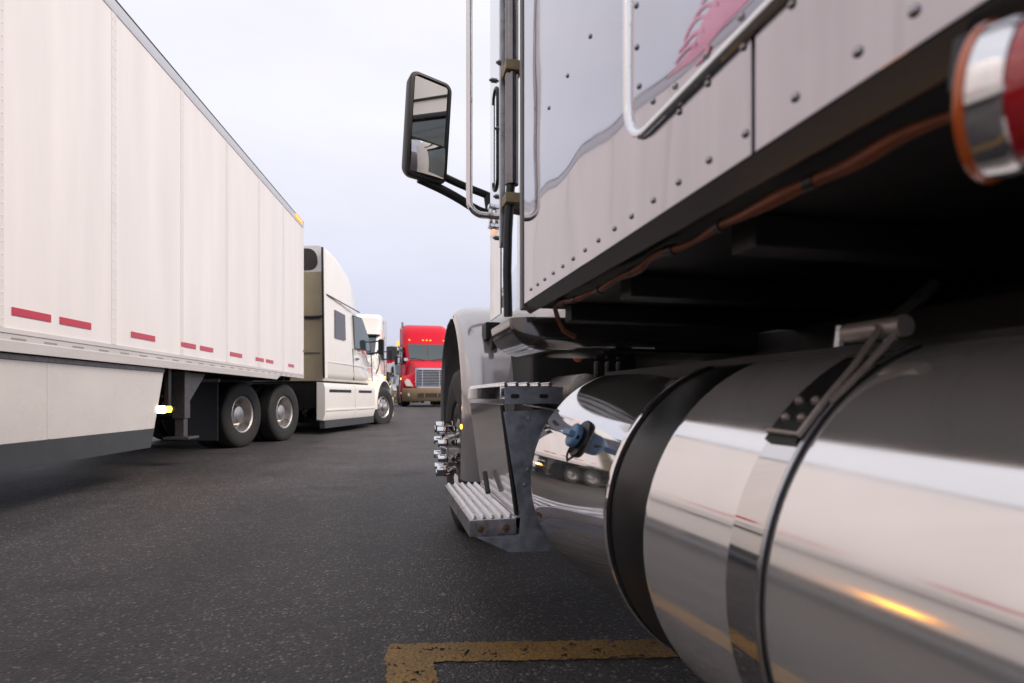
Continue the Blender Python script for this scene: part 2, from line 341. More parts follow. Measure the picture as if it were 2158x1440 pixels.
# ------------------------------------------------------------------ wheels
def tyre_mb(r, w, treads=True):
    h = w / 2; p = [(r * .56, -h * .72), (r * .60, -h * .90), (r * .74, -h), (r * .88, -h * .99), (r * .955, -h * .90), (r * .985, -h * .78)]
    x = -h * .74
    k = 5; step = (2 * h * .74) / k
    for i in range(k):
        a = x + i * step
        p += [(r, a + step * .06), (r, a + step * .86)]
        if i < k - 1: p += [(r * .975, a + step * .88), (r * .975, a + step * 1.04)]
    p += [(q, -b) for q, b in reversed(p[:6])]
    p += [(r * .55, 0)]
    return MB().lathe(p, (0, 0, 0), (1, 0, 0), 48, close=True)
MESH = {}
def wheel(parent, c, side, r=.51, w=.28, kind='steer', name='wheel', turn=0.0):
    """one wheel with its outer face towards side*x; tyre mesh with rim and nuts as sub-parts"""
    key = ('tyre', r, w)
    if key not in MESH:
        o = tyre_mb(r, w).build(name, 'tyre'); MESH[key] = o.data; bpy.data.objects.remove(o)
    rz = (0 if side > 0 else math.pi) + turn
    wh = put(name, MESH[key], parent, c, (0, 0, rz))
    key = ('rim', r, w, kind)
    if key not in MESH:
        h = w / 2; q = r * .565
        if kind == 'drive':   # deep dished
            p = [(q, h * .78), (q * .97, h * .82), (q * .90, h * .72), (q * .86, -h * .1), (q * .80, -h * .38), (q * .52, -h * .40), (q * .50, -h * .05), (q * .44, h * .35), (q * .36, h * .42), (1e-3, h * .44)]
        else:
            p = [(q, h * .78), (q * .97, h * .82), (q * .90, h * .70), (q * .86, h * .30), (q * .76, h * .70), (q * .56, h * .82), (q * .44, h * .80), (q * .40, h * .9), (q * .36, h * 1.25), (q * .20, h * 1.38), (1e-3, h * 1.40)]
        o = MB().lathe(p, (0, 0, 0), (1, 0, 0), 40).build('rim', 'hub'); MESH[key] = o.data; bpy.data.objects.remove(o)
    rim = put('rim', MESH[key], wh)
    nm = 'wheel_nut' if kind == 'drive' else 'hand_hole'
    key = (nm, r, w)
    h = w / 2; q = r * .565
    if key not in MESH:
        o = (MB().cyl((0, 0, 0), (.035, 0, 0), .017, n=8).build(nm, 'steel') if kind == 'drive' else MB().cyl((0, 0, 0), (h * .03, 0, 0), q * .09, n=10).build(nm, 'black'))
        MESH[key] = o.data; bpy.data.objects.remove(o)
    for i in range(10):
        a = 2 * math.pi * (i + (0 if kind == 'drive' else .5)) / 10; rr = q * (.66 if kind == 'drive' else .68)
        put(nm, MESH[key], wh, (-h * .40 if kind == 'drive' else h * .735, rr * math.cos(a), rr * math.sin(a)))
    return wh

# ================================================================== the near silver truck (built in world axes, forward = +Y)
NT = thing('semi_truck', 'polished silver truck with mirror-bright sleeper and round fuel tanks, close on the right', 'truck')
TS = .345                     # left side plane of the sleeper
K = TS / .5; Q = K / .74
def sz(z): return CAMH + (z - CAMH) * K
XC = 1.60                    # centre line
TX, TZ, TR = .745, .557, .32  # fuel tank axis and radius
def cylhit(x, y, r=TR):
    d = P(x, y, D=1.0) - Vector((0, 0, CAMH))
    ox, oz = -TX, CAMH - TZ
    A = d.x * d.x + d.z * d.z; B = 2 * (ox * d.x + oz * d.z); C = ox * ox + oz * oz - r * r
    D = max(0, B * B - 4 * A * C); k = (-B - math.sqrt(D)) / (2 * A)
    return Vector((0, 0, CAMH)) + d * k
def onT(phi, Y, r=TR):       # phi from the outer (-X) side upwards
    return Vector((TX - r * math.cos(phi), Y, TZ + r * math.sin(phi)))

# ---- sleeper
SR, SF, SB, ST = -.35, 2.03 * K, sz(1.137), 3.75
SEAM = P(1586, 200, X=TS).y
def side_panel(y0, y1):
    m = MB(); m.box(TS, TS + .03, y0, y1, SB, ST - .12); return m
sp1 = side_panel(SEAM + .0025, SF - .012).build('side_panel', 'sleeper', NT, bevel=.002)
sp2 = side_panel(SR, SEAM - .0025).build('side_panel', 'sleeper', NT, bevel=.002)
MB().box(TS + .006, TS + .02, SEAM - .004, SEAM + .004, SB + .003, ST - .13).build('panel_joint', 'steel', NT)
m = MB(); X2 = 2 * XC - TS
m.box(X2 - .03, X2, SR, SF - .012, SB, ST - .12)
m.build('side_panel', 'sleeper', NT, bevel=.002)
# roof and end walls
sec = lambda y: [(TS, y, ST - .118), (TS + .03, y, ST - .05), (TS + .12, y, ST), (X2 - .12, y, ST), (X2 - .03, y, ST - .05), (X2, y, ST - .118), (X2 - .04, y, ST - .118), (TS + .04, y, ST - .118)]
MB().loft([sec(SR), sec(SF - .012)]).build('sleeper_roof', 'sleeper', NT)
MB().box(TS + .032, X2 - .032, SF - .06, SF - .014, SB + .002, ST - .12).build('sleeper_front_wall', 'sleeper', NT, bevel=.003)
MB().box(TS + .032, X2 - .032, SR + .002, SR + .04, SB + .002, ST - .12).build('sleeper_back_wall', 'sleeper', NT, bevel=.003)
MB().prism([(TS - .004, SF - .011, SB - .012), (TS - .004, SF - .011, ST - .13), (TS + .035, SF - .011, ST - .13), (TS + .035, SF - .011, SB - .012)], (0, .024, 0)).build('corner_trim', 'trim', NT, bevel=.004)
# sloping sill under the panel: faces the ground
sm = MB()
sill = [(TS + .001, SB - .001), (TS + .023, SB - .019), (TS + .026, SB - .019), (TS + .026, SB - .003), (TS + .008, SB - .001)]
sm.loft([[(x, y, z) for x, z in sill] for y in (SR, SF + .012)]); sm.build('sill', 'sillm', NT)
MB().box(TS + .033, X2 - .033, SR + .01, SF - .02, SB - .010, SB - .001).build('sleeper_floor', 'under', NT)
# floor cross members and frame underneath
for y in (-.1, .25, .6, .95, 1.28): MB().box(TS + .09, X2 - .09, y, y + .05, SB - .052, SB - .011).build('cross_member', 'under', NT, bevel=.004)
for x in (XC - .43, XC + .35): MB().box(x, x + .08, -3.2, 5.0, .74, 1.02).build('frame_rail', 'frame', NT, bevel=.006)
for x in (XC - .34, XC + .26): MB().box(x, x + .08, -.2, 1.9, 1.021, SB - .054).build('sleeper_mount', 'frame', NT, bevel=.01)
MB().box(XC - .34, XC + .34, 1.2, 1.6, .62, .98).build('gearbox', 'frame', NT, bevel=.05, seg=3)
MB().cyl((XC, -2.6, .62), (XC, 1.2, .74), .06, n=14).build('drive_shaft', 'frame', NT)
MB().box(1.075, 1.13, -.2, 1.8, .24, .99).build('heat_shield', 'under', NT, bevel=.01)
MB().box(.66, 1.06, -.28, 1.62, .86, .875).build('tank_cover', 'under', NT)
for px, py in ((1290, 640), (1435, 645)):
    q = P(px, py, Y=1.42 * Q); m = MB(); m.obox(q, (.014, 0, .008), (0, .02, .003), (-.006, 0, .016)); m.build('floor_clip', 'steel', NT, bevel=.006)
# rivets: small domes sharing one mesh
rv = MB().lathe([(.0042, 0), (.0040, .0010), (.0032, .0022), (.0017, .0030), (1e-4, .0032)], (0, 0, 0), (-1, 0, 0), 12).build('rivet', 'rivet'); RV = rv.data; bpy.data.objects.remove(rv)
def rivet(y, z, par, x=TS): put('rivet', RV, par, (x - .0004, y, z))
y = .36; ys = []
for px in (1808, 1676, 1571, 1494, 1430, 1377, 1331, 1295, 1261, 1233, 1208, 1186, 1166, 1148, 1133, 1119): ys.append(P(px, HZ - (px - VPX) * .727, X=TS).y)
ys += [.31, .24, .17]
for yy in ys: rivet(yy, sz(1.172), sp1 if yy > SEAM else sp2)
for px, py in ((1244, 76), (1196, 161), (1157, 230)): rivet(P(px, py, X=TS).y, sz(1.69), sp1)
for i in range(1, 4):
    for yy in (1.327 * K, 1.504 * K, 1.684 * K, 1.86 * K): rivet(yy, sz(1.69) + .52 * i, sp1)
# luggage hatch with chrome ring
HY0, HY1, HZ0, HZ1 = .10, 1.107 * K, sz(1.300), 1.85
h1 = MB(); path = rrect(HY0, HY1, HZ0, HZ1, .105 * K, 9); n = len(path)
ring = []
for i, (a, b) in enumerate(path):
    p0 = Vector((path[i - 1][0], path[i - 1][1])); p1 = Vector((path[(i + 1) % n][0], path[(i + 1) % n][1])); d = (p1 - p0).normalized(); no = Vector((-d.y, d.x))   # inward
    sec_ = []
    for k in range(8):
        t = math.pi * k / 7; s_ = math.cos(t) * .0078; hh = math.sin(t) * .0105
        sec_.append((TS - .0005 - hh, a + no.x * (s_ + .0078), b + no.y * (s_ + .0078)))
    ring.append(sec_)
ring.append(ring[0]); h1.loft(ring, caps=False, closed=False)
hatch = MB().prism([(TS - .003, a, b) for a, b in rrect(HY0 + .010, HY1 - .010, HZ0 + .010, HZ1 - .010, .070, 9)], (.0026, 0, 0)).build('luggage_door', 'sleeper', NT)
h1.build('chrome_trim', 'chrome', hatch)
for px, py in ((1342, 100), (1347, 182), (1376, 214), (1423, 182), (1488, 117), (1562, 36), (1341, 12)): q = P(px, py, X=TS - .003); rivet(q.y, q.z, hatch, TS - .003)
for px, py in ((1374, 266), (1337, 228), (1432, 236), (1492, 176), (1567, 99), (1669, 9)): q = P(px, py, X=TS); rivet(q.y, q.z, sp1 if q.y > SEAM else sp2)
# pink scalloped decal on the hatch: comet head trailing drops towards its tail
dec = MB()
out = [(1403, 168), (1420, 146), (1440, 124), (1456, 104), (1466, 80), (1476, 54), (1490, 26), (1508, -8), (1540, -54), (1700, -190), (1800, -190), (1660, -80), (1600, -22), (1560, 20), (1530, 50), (1508, 76), (1490, 98), (1476, 114), (1460, 128), (1446, 138), (1426, 152)]
dec.prism([P(x, y, X=TS - .0036) for x, y in out], (.0005, 0, 0))
for k, fr_ in enumerate((((1496, 36), (1476, 34), (1460, 46), (1448, 68), (1440, 90)), ((1482, 64), (1464, 68), (1450, 82), (1440, 98), (1428, 112)), ((1512, 8), (1490, 8), (1474, 20), (1462, 40)), ((1466, 92), (1450, 98), (1436, 114), (1420, 136)), ((1536, -28), (1510, -26), (1490, -12), (1474, 10)), ((1492, 96), (1488, 112), (1476, 128), (1460, 140)))):
    pth = smoothpath([(x, y, 0) for x, y in fr_], 2); secs = []
    for i_, v in enumerate(pth):
        d_ = (pth[min(i_ + 1, len(pth) - 1)] - pth[max(i_ - 1, 0)]).normalized(); w_ = 9.5 * (1 - i_ / len(pth)) ** .8 + .6; s_ = Vector((-d_.y, d_.x, 0)) * w_ * .5
        xx = TS - .0038 - .0002 * k
        secs.append([P((v - s_).x, (v - s_).y, X=xx), P((v + s_).x, (v + s_).y, X=xx)])
    dec.loft(secs, caps=False, closed=False)
dec.build('flame_decal', 'pink', hatch)

# ---- exhaust, shield plate and grab rail in the gap ahead of the sleeper
MB().cyl((.370 * Q, 1.628 * Q, 1.38), (.370 * Q, 1.628 * Q, 4.1), .0196 * Q, n=24).build('exhaust_stack', 'pipe', NT)
MB().tube([(.487 * K, 2.21 * K, sz(1.12)), (.483 * K, 2.21 * K, sz(1.3)), (.485 * K, 2.205 * K, sz(1.45)), (.495 * K, 2.20 * K, sz(1.64))], .0122, 12).build('exhaust_elbow', 'black', NT)
for z in (P(1080, 146, Y=1.628 * Q).z, P(1080, 422, Y=1.628 * Q).z, 2.5, 3.2):
    MB().box(.346 * Q, .397 * Q, 1.602 * Q, 1.661 * Q, z - .014, z + .014).build('stack_bracket', 'tan', NT, bevel=.003)
m = MB(); SX = .345 * Q
zb = P(1045, 668, X=SX).z
# shield plate with a long slot: frame pieces round the slot
y0, y1 = 2.262 * K, 2.485 * K; s0, s1 = 2.315 * K, 2.405 * K
zs0, zs1 = P(1050, 385, X=SX).z, P(1050, 180, X=SX).z
shield = MB().box(SX, SX + .004, y0, y1, zb, zs0 - .0001).box(SX, SX + .004, y0, y1, zs1, 4.05).box(SX, SX + .004, y0, s0, zs0, zs1 - .0001).box(SX, SX + .004, s1, y1, zs0, zs1 - .0001).build('stack_shield', 'chrome', NT)
MB().box(SX - .004, SX + .013, y0 - .009, y0, P(1057, 520, X=SX).z, 4.05).build('shield_flange', 'alu', shield, bevel=.002)
MB().tube([(SX - .001, s0 + (s1 - s0) / 2 + math.cos(a) * (s1 - s0) / 2, (zs0 if math.sin(a) < 0 else zs1) + math.sin(a) * .03 + (.022 if math.sin(a) < 0 else -.022)) for a in [2 * math.pi * i / 24 for i in range(25)]], .0045, 8).build('slot_edge', 'black', shield)
for px, py in ((1056, 133), (1041, 170), (1052, 272), (1050, 415), (1049, 502)):
    q = P(px, py, X=SX); MB().cyl((SX, q.y, q.z), (SX - .009, q.y, q.z), .0066, n=6).cyl((SX - .009, q.y, q.z), (SX - .014, q.y, q.z), .0037, n=8).build('shield_bolt', 'steel', shield)
GY = 2.36 * K; GX = .354 * K
GZ = P(990, 452, Y=GY).z
gp = [(GX, GY, 3.6), (GX, GY, GZ + .042)] + [(GX + .040 * (1 - math.cos(a)), GY, GZ + .040 - .040 * math.sin(a)) for a in [R(15 * i) for i in range(1, 7)]] + [(SX + .002, GY, GZ)]
gr = MB().tube(gp, .0095, 16).build('grab_rail', 'strap', NT)
q = P(1036, 455, X=SX - .008); cx, cy = SX - .009, 2.40 * K
MB().cyl((cx, cy, q.z + .033), (cx, cy, q.z - .037), .0066, n=10).box(cx - .008, cx + .009, cy - .011, cy + .011, q.z + .022, q.z + .034).box(cx - .008, cx + .009, cy - .011, cy + .011, q.z - .034, q.z - .022).build('rail_clamp', 'chrome', gr, bevel=.0015)

# ---- mirror on its arm
MC = P(903, 272, Y=3.1)
mn = Vector((.40, -.91, -.06)).normalized(); mu = Vector((0, 0, 1)).cross(mn).normalized(); mu = mu if mu.x > 0 else -mu; mw = mn.cross(mu); mw = mw if mw.z > 0 else -mw
mw2 = (mw + mu * .035).normalized(); mu = (mu - mw * .035).normalized(); mw = mw2
mroot = Vector(MC)
def mloc(a, b, c): return mroot + mu * a + mw * b + mn * c
def plate(hw, hh, r, c, wob=0): return [mloc(a, b, c) for a, b in rrect(-hw, hw, -hh, hh, r, 6)]
mh = MB().loft([plate(.100, .252, .05, -.095), plate(.120, .268, .05, -.05), plate(.126, .274, .045, .0), plate(.122, .270, .042, .012), plate(.108, .258, .036, .013), plate(.104, .254, .035, .004)]).build('mirror_housing', 'black', NT, sharp=55)
def glasspane(b0, b1, c, bulge):
    N = 10; vs = []; fs = []
    for j in range(N + 1):
        for i in range(N + 1):
            s_, t_ = i / N * 2 - 1, j / N * 2 - 1
            vs.append(mloc(s_ * .098, b0 + (b1 - b0) * j / N, c + bulge * (2 - s_ * s_ - t_ * t_) + (.007 * s_ + .006 if bulge else 0)))
    for j in range(N):
        for i in range(N): fs.append((j * (N + 1) + i, j * (N + 1) + i + 1, (j + 1) * (N + 1) + i + 1, (j + 1) * (N + 1) + i))
    return MB().add(vs, fs)
glasspane(-.070, .248, .0065, 0).build('mirror_glass', 'mirror', mh)
glasspane(-.248, -.082, .0055, .0085).build('convex_glass', 'mirror', mh)
MB().add([mloc(a, b, .010) for a, b in ((-.100, -.083), (.100, -.083), (.100, -.069), (-.100, -.069))] + [mloc(a, b, .004) for a, b in ((-.100, -.083), (.100, -.083), (.100, -.069), (-.100, -.069))], [(0, 1, 2, 3), (0, 1, 5, 4), (1, 2, 6, 5), (2, 3, 7, 6), (3, 0, 4, 7)]).build('glass_divider', 'black', mh)
J = P(1028, 432, Y=3.25)
A1 = mloc(.075, -.20, -.045); A2 = mloc(-.02, -.26, -.045)
arm = MB().tube(smoothpath([A1, A1.lerp(J, .5) + Vector((0, 0, .02)), J + Vector((0, 0, .055)), J + Vector((.03, 0, .04))]), .021, 10).tube(smoothpath([A2, A2.lerp(J, .45) + Vector((0, 0, -.015)), J + Vector((-.02, 0, -.06)), J + Vector((.05, 0, -.03))]), .024, 10).tube([J + Vector((.0, 0, .06)), J + Vector((.015, 0, -.06))], .026, 10).tube([J + Vector((.01, 0, 0)), J + Vector((.30, .05, -.02))], .024, 10)
arm.build('mirror_arm', 'black', NT)

# ---- cab and bonnet behind the stack
CX0, CX1 = .86, 2 * XC - .86
def csec(y, z0, z1, ins=.0, r=.12):
    return [(a, y, b) for a, b in rrect(CX0 + ins, CX1 - ins, z0, z1, r, 4)]
cab = MB().loft([csec(1.78, 1.06, 2.95, .02), csec(1.83, 1.06, 3.02), csec(3.35, 1.10, 3.02), csec(3.62, 1.10, 2.62, .02), csec(3.80, 1.10, 2.12, .04)]).build('cab', 'cream', NT)
MB().prism([(CX0 - .004, 2.40, 1.98), (CX0 - .004, 3.42, 1.98), (CX0 - .004, 3.30, 2.46), (CX0 - .004, 3.05, 2.56), (CX0 - .004, 2.40, 2.58)], (.006, 0, 0)).build('door_window', 'glass', cab)
MB().prism([(CX0 - .003, 2.36, 1.22), (CX0 - .003, 3.5, 1.22), (CX0 - .003, 3.5, 1.94), (CX0 - .003, 2.36, 1.94)], (.006, 0, 0)).build('door', 'cream', cab)
MB().tube([(CX0 - .008, 2.30, 2.72), (CX0 - .008, 3.1, 2.70), (CX0 - .006, 3.4, 2.60)], .008, 6).build('drip_rail', 'black', cab)
MB().tube([(CX0 - .006, 3.42, 1.98), (CX0 - .006, 3.30, 2.47), (CX0 - .006, 3.05, 2.58), (CX0 - .006, 2.40, 2.60)], .022, 8).build('window_seal', 'black', cab)
MB().loft([[(XC + a, 3.36, 3.035), (XC + b, 3.36, 3.035), (XC + b, 3.81, 2.16), (XC + a, 3.81, 2.16)] if c == 0 else [(XC + a, 3.33, 3.0), (XC + b, 3.33, 3.0), (XC + b, 3.78, 2.13), (XC + a, 3.78, 2.13)] for a, b, c in ((-.66, .66, 0), (-.66, .66, 1))]).build('windscreen', 'glass', cab)
def hsec(y, hw, z0, z1): return [(a, y, b) for a, b in rrect(XC - hw, XC + hw, z0, z1, .13, 4)]
hood = MB().loft([hsec(3.79, .60, 1.05, 2.08), hsec(4.3, .56, 1.0, 2.02), hsec(5.0, .50, .95, 1.93), hsec(5.35, .47, .90, 1.88)]).build('bonnet', 'fender', NT)
MB().loft([hsec(5.351, .50, .72, 1.92), hsec(5.45, .50, .72, 1.92)]).build('radiator_shell', 'chrome', NT, bevel=.01)
MB().loft([[(x, 5.62 - .10 * ((x - XC) / 1.2) ** 2 + dy, z) for dy, z in ((0, .40), (.03, .44), (.03, .68), (0, .71), (-.02, .70), (-.02, .41))] for x in [XC - 1.04 + 2.08 / 12 * i for i in range(13)]]).build('bumper', 'black', NT)
# rounded chrome corner under the front of the sleeper
def rsec(x, t, y1=1.78):           # t: 0 at the outer tip, 1 at full size
    s_ = math.sqrt(max(0, 1 - (1 - t) ** 2)); zt = sz(1.112); zb_ = zt - .010 - (zt - .010 - sz(.984)) * s_
    pts = []
    h = zt - zb_; r = h * .40
    y0 = 1.575 * Q + .05 * (1 - s_)
    pts = [(x, y0 + .004, zt)] + [(x, y0 + r * (1 - math.cos(a)), zb_ + r * (1 - math.sin(a))) for a in [R(90 * k / 6) for k in range(7)]] + [(x, y1, zb_), (x, y1, zt)]
    return pts
MB().loft([rsec(.362 * Q + .10 * t, t) for t in (0, .05, .12, .22, .35, .5, .7, .85, 1.0)] + [rsec(.60, 1), rsec(1.9, 1)]).build('cab_skirt', 'darkgloss', NT, sharp=60)

# ---- front wheel, chrome nut covers, fender
WY, WZ, WR = 3.47, .485, .487
wh = wheel(NT, (.565, WY, WZ), -1, WR, .29)
for i in range(10):
    a = 2 * math.pi * (i + .5) / 10; yy, zz = -.1425 * math.cos(a), .1425 * math.sin(a)
    if 'cover' not in MESH:
        o = MB().lathe([(1e-4, .100), (.0215, .100), (.0235, .096), (.0235, .056), (.0260, .053), (.0260, .040), (.0232, .036), (.0240, .002), (.028, 0), (.028, -.01)], (0, 0, 0), (1, 0, 0), 16).build('nut_cover', 'chrome'); MESH['cover'] = o.data; bpy.data.objects.remove(o)
    put('nut_cover', MESH['cover'], wh, (.150, yy, zz))
MB().lathe([(1e-4, .22), (.05, .215), (.075, .195), (.085, .15), (.088, .12)], (0, 0, 0), (1, 0, 0), 24).build('hub_cap', 'chrome', wh)
wheel(NT, (2 * XC - .565, WY, WZ), 1, WR, .29)
for y in (-1.35, -2.68):
    for s in (-1, 1): wheel(NT, (XC + s * (XC - .565), y, WZ), s, WR, .29, 'drive'); wheel(NT, (XC + s * (XC - .90), y, WZ), s, WR, .28, 'drive')
prof = [(2.895, .36), (2.872, .50), (2.852, .64), (2.845, .775), (2.86, .86), (2.90, .97), (2.965, 1.085), (3.06, 1.19), (3.17, 1.272), (3.28, 1.325), (3.42, 1.345), (3.60, 1.325), (3.78, 1.26), (3.93, 1.15), (4.03, 1.0), (4.08, .82), (4.09, .62)]
def fender(sx, name='fender'):
    secs = []
    for i, (y, z) in enumerate(prof):
        a = Vector(prof[max(i - 1, 0)]); b = Vector(prof[min(i + 1, len(prof) - 1)]); d = (b - a).normalized(); no = Vector((-d.y, d.x))     # outward
        if no.dot(Vector((y - WY, z - WZ))) < 0: no = -no
        pts = [(1.10, 0), (.56, 0), (.47, -.006), (.425, -.022), (.405, -.045), (.398, -.075), (.404, -.077), (.412, -.05), (.43, -.034), (.475, -.018), (.56, -.012), (1.10, -.012)]
        secs.append([((x if sx < 0 else 2 * XC - x), y + no.x * h, z + no.y * h) for x, h in pts])
    return MB().loft(secs).build(name, 'fender', NT, sharp=50)
fd = fender(-1); fender(1)
MB().loft([[(x, y, z) for x, y, z in ((.44, 2.90, .79), (.44, 2.96, 1.0), (1.1, 2.96, 1.0), (1.1, 2.90, .79))], [(x, y, z) for x, y, z in ((.44, 2.915, .79), (.44, 2.975, 1.0), (1.1, 2.975, 1.0), (1.1, 2.915, .79))]]).build('splash_panel', 'black', fd)
MB().box(.52, .60, 2.90, 3.02, 1.10, 1.19).box(.545, .575, 2.88, 2.94, 1.05, 1.16).build('bonnet_latch', 'black', fd, bevel=.008)
q = P(988, 905, X=.40); MB().lathe([(.012, 0), (.011, .006), (1e-4, .008)], (.40, 2.93, q.z), (-1, 0, 0), 12).build('fender_marker_lamp', 'amberon', fd)

# ---- battery box with two steps
BY0, BY1 = 2.055, 2.86
top_in, bot_in = .432, .487
box = MB().prism([(top_in, BY0 + .012, .775), (bot_in, BY0 + .012, .348), (bot_in + .02, BY0 + .012, .348), (top_in + .02, BY0 + .012, .775)], (0, BY1 - BY0 - .012, 0)).build('battery_box', 'boxpolish', NT, bevel=.003)
MB().tube([(.450, 2.53, .46), (.452, 2.46, .33 + .05)], .012, 8).build('box_handle', 'black', box)
MB().tube([(top_in + .001, BY0 + .012, .77), (bot_in + .001, BY0 + .012, .36)], .009, 8).build('box_seal', 'black', box)
for z in (.74, .62, .5):
    x = top_in + (bot_in - top_in) * (.775 - z) / .427; MB().cyl((x, 2.085, z), (x - .004, 2.085, z), .006, n=8).build('box_rivet', 'alu', box)
pts = [P(1061, 868, Y=BY0), P(1097, 1092, Y=BY0), P(1094, 1132, Y=BY0), P(990, 1133, Y=BY0), P(1072, 1164, Y=BY0), P(1200, 1161, Y=BY0)]
pl = [pts[0], pts[1], pts[2], pts[3] + Vector((.02, 0, 0)), pts[4], pts[5], Vector((1.08, BY0, pts[5].z)), Vector((1.08, BY0, .73)), Vector((.60, BY0, .755))]
MB().prism(pl, (0, .008, 0)).build('rear_plate', 'plate', box, bevel=.002)
for px, py in ((1114, 882), (1113, 990), (1106, 1022)):
    q = P(px, py, Y=BY0); MB().lathe([(.009, 0), (.0075, .004), (1e-4, .006)], (q.x, BY0, q.z), (0, -1, 0), 10).build('plate_bolt', 'plate', box)
# upper step
us = MB().box(.420, .640, BY0 - .012, BY1 - .02, .79, .842).build('step', 'chrome', NT, bevel=.004); us['label'] = 'upper step, polished, at the top of the box'
MB().box(.437, .66, BY0 - .016, BY0 - .0121, .775, .838).build('step_end_plate', 'plate', us, bevel=.001)
for x in (.475, .585): MB().prism([(x + a, BY0 - .0175, .803 + b) for a, b in rrect(-.017, .017, -.008, .008, .0078, 4)], (0, .0012, 0)).build('end_plate_slot', 'black', us)
MB().prism([(.505, BY0 - .03, .775), (.80, BY0 - .03, .725), (.80, BY0 + .02, .725), (.505, BY0 + .02, .775)], (0, 0, -.006)).build('box_lid_edge', 'fender', box)
# lower step with serrated treads
LX0, LX1, LY0, LY1, LZ = .310, .486, 2.062, 2.925, .350
ls = MB().box(LX0, LX1, LY0, LY1, LZ - .062, LZ).build('step', 'alu', NT, bevel=.003); ls['label'] = 'lower step with serrated grip treads'
def ridge_mesh(L):
    m = MB(); n = int(L / .019); N = n * 4; secs = []
    for i in range(N + 1):
        k = i % 4; y = L * i / N; h = (.0012, .0125, .0140, .0012)[k]; w = (.006, .0105, .0105, .006)[k]
        secs.append([(-w, y, 0), (-w * .62, y, h * .75), (0, y, h), (w * .62, y, h * .75), (w, y, 0)])
    return m.loft(secs, caps=False, closed=False)
o = ridge_mesh(.835).build('tread_ridge', 'gripalu', sharp=25); RM = o.data; bpy.data.objects.remove(o)
for i in range(5): put('tread_ridge', RM, ls, (LX0 + .020 + .034 * i, LY0 + .014, LZ + .0006))
for i in range(5): put('tread_ridge', RM, us, (.443 + .043 * i, BY0, .8426))
for px in (1013, 1066):
    q = P(px, 1119, Y=LY0); MB().lathe([(.0135, 0), (.0135, .003), (.0105, .0065), (1e-4, .0085)], (q.x, LY0, LZ - .034), (0, -1, 0), 12).build('step_bolt', 'rust', ls)
MB().prism([(.335, LY0 + .004, LZ - .063), (.52, LY0 + .004, LZ - .063), (.52, LY0 + .004, .235), (.455, LY0 + .004, .235)], (0, .80, 0)).build('step_support', 'plate', ls, bevel=.003)
MB().box(.52, 1.06, BY0 + .02, BY1 - .03, .24, .70).build('battery_case', 'under', box)

GS = .85      # the step group stands right behind the front tank
for o_ in (box, us, ls): o_.scale = (GS,) * 3; o_.location = (0, 0, CAMH * (1 - GS))
# ---- air tank and engine parts in the dark
MB().lathe([(1e-4, -.03), (.05, -.025), (.078, 0), (.080, .02), (.080, .6)], (.80, 2.16, .815), (0, 1, 0), 28).build('air_tank', 'steel', NT)
for k in range(3):
    MB().lathe([(.012, 0), (.014, .02), (.012, .022), (.013, .05), (.010, .06), (1e-4, .062)], (.80 + .045 * k, 2.05, .875), (0, 0, 1), 10).build('air_valve', 'frame', NT)
MB().box(.66, 1.5, 2.5, 3.8, .55, 1.04).build('engine_block', 'under', NT, bevel=.03)
q = P(1218, 752, Y=2.15); MB().lathe([(.022, 0), (.020, .006), (1e-4, .010)], q, (-.3, -1, 0), 14).build('side_lamp', 'amberlens', NT)

# ---- fuel tanks
def tank(y0, y1, m, bead=.006, x=TX):
    prof = [(1e-4, y0 + .012), (TR - .05, y0 + .010), (TR - .014, y0 + .006), (TR - .002, y0), (TR + bead, y0 + .002), (TR + bead, y0 + .010), (TR, y0 + .014), (TR, y1 - .014), (TR + bead, y1 - .010), (TR + bead, y1 - .002), (TR - .002, y1), (TR - .014, y1 - .006), (1e-4, y1 - .012)]
    return MB().lathe(prof, (x, 0, TZ), (0, 1, 0), 128).build('fuel_tank', m, NT, sharp=30)
T1 = tank(-.28, .878, 'tank', .0015); T1['label'] = 'near fuel tank with strap, running out of the picture'
T2 = tank(1.046, 1.615, 'tankfront', .001); T2['label'] = 'front fuel tank with blue filler cap'
tank(-.28, 1.62, 'tank', .002, 2 * XC - TX)
MB().lathe([(TR - .016, .870), (TR - .004, .884), (TR - .003, .92), (TR - .004, 1.02), (TR - .012, 1.05)], (TX, 0, TZ), (0, 1, 0), 96).build('rubber_sleeve', 'blackrub', NT)
# strap
def band(y0, y1, r0, r1, a0, a1, name, m, par, n=96):
    secs = []
    for i in range(n + 1):
        a = a0 + (a1 - a0) * i / n; secs.append([onT(a, y0, r0), onT(a, y0, r1), onT(a, y1, r1), onT(a, y1, r0)])
    return MB().loft(secs).build(name, m, par)
Y0s, Y1s = .578, .640
CP = cylhit(1675, 880, TR + .004); phi_c = math.atan2(CP.z - TZ, TX - CP.x)
strap = band(Y0s, Y1s, TR - .001, TR + .003, R(-150), phi_c + R(13), 'tank_strap', 'strap', NT)
band(Y0s - .0055, Y0s + .0005, TR - .001, TR + .0065, R(-150), phi_c + R(30), 'strap_edge', 'alu', strap)
band(Y0s - .0072, Y0s - .0050, TR - .001, TR + .0040, R(-150), phi_c + R(30), 'strap_gasket', 'black', strap)
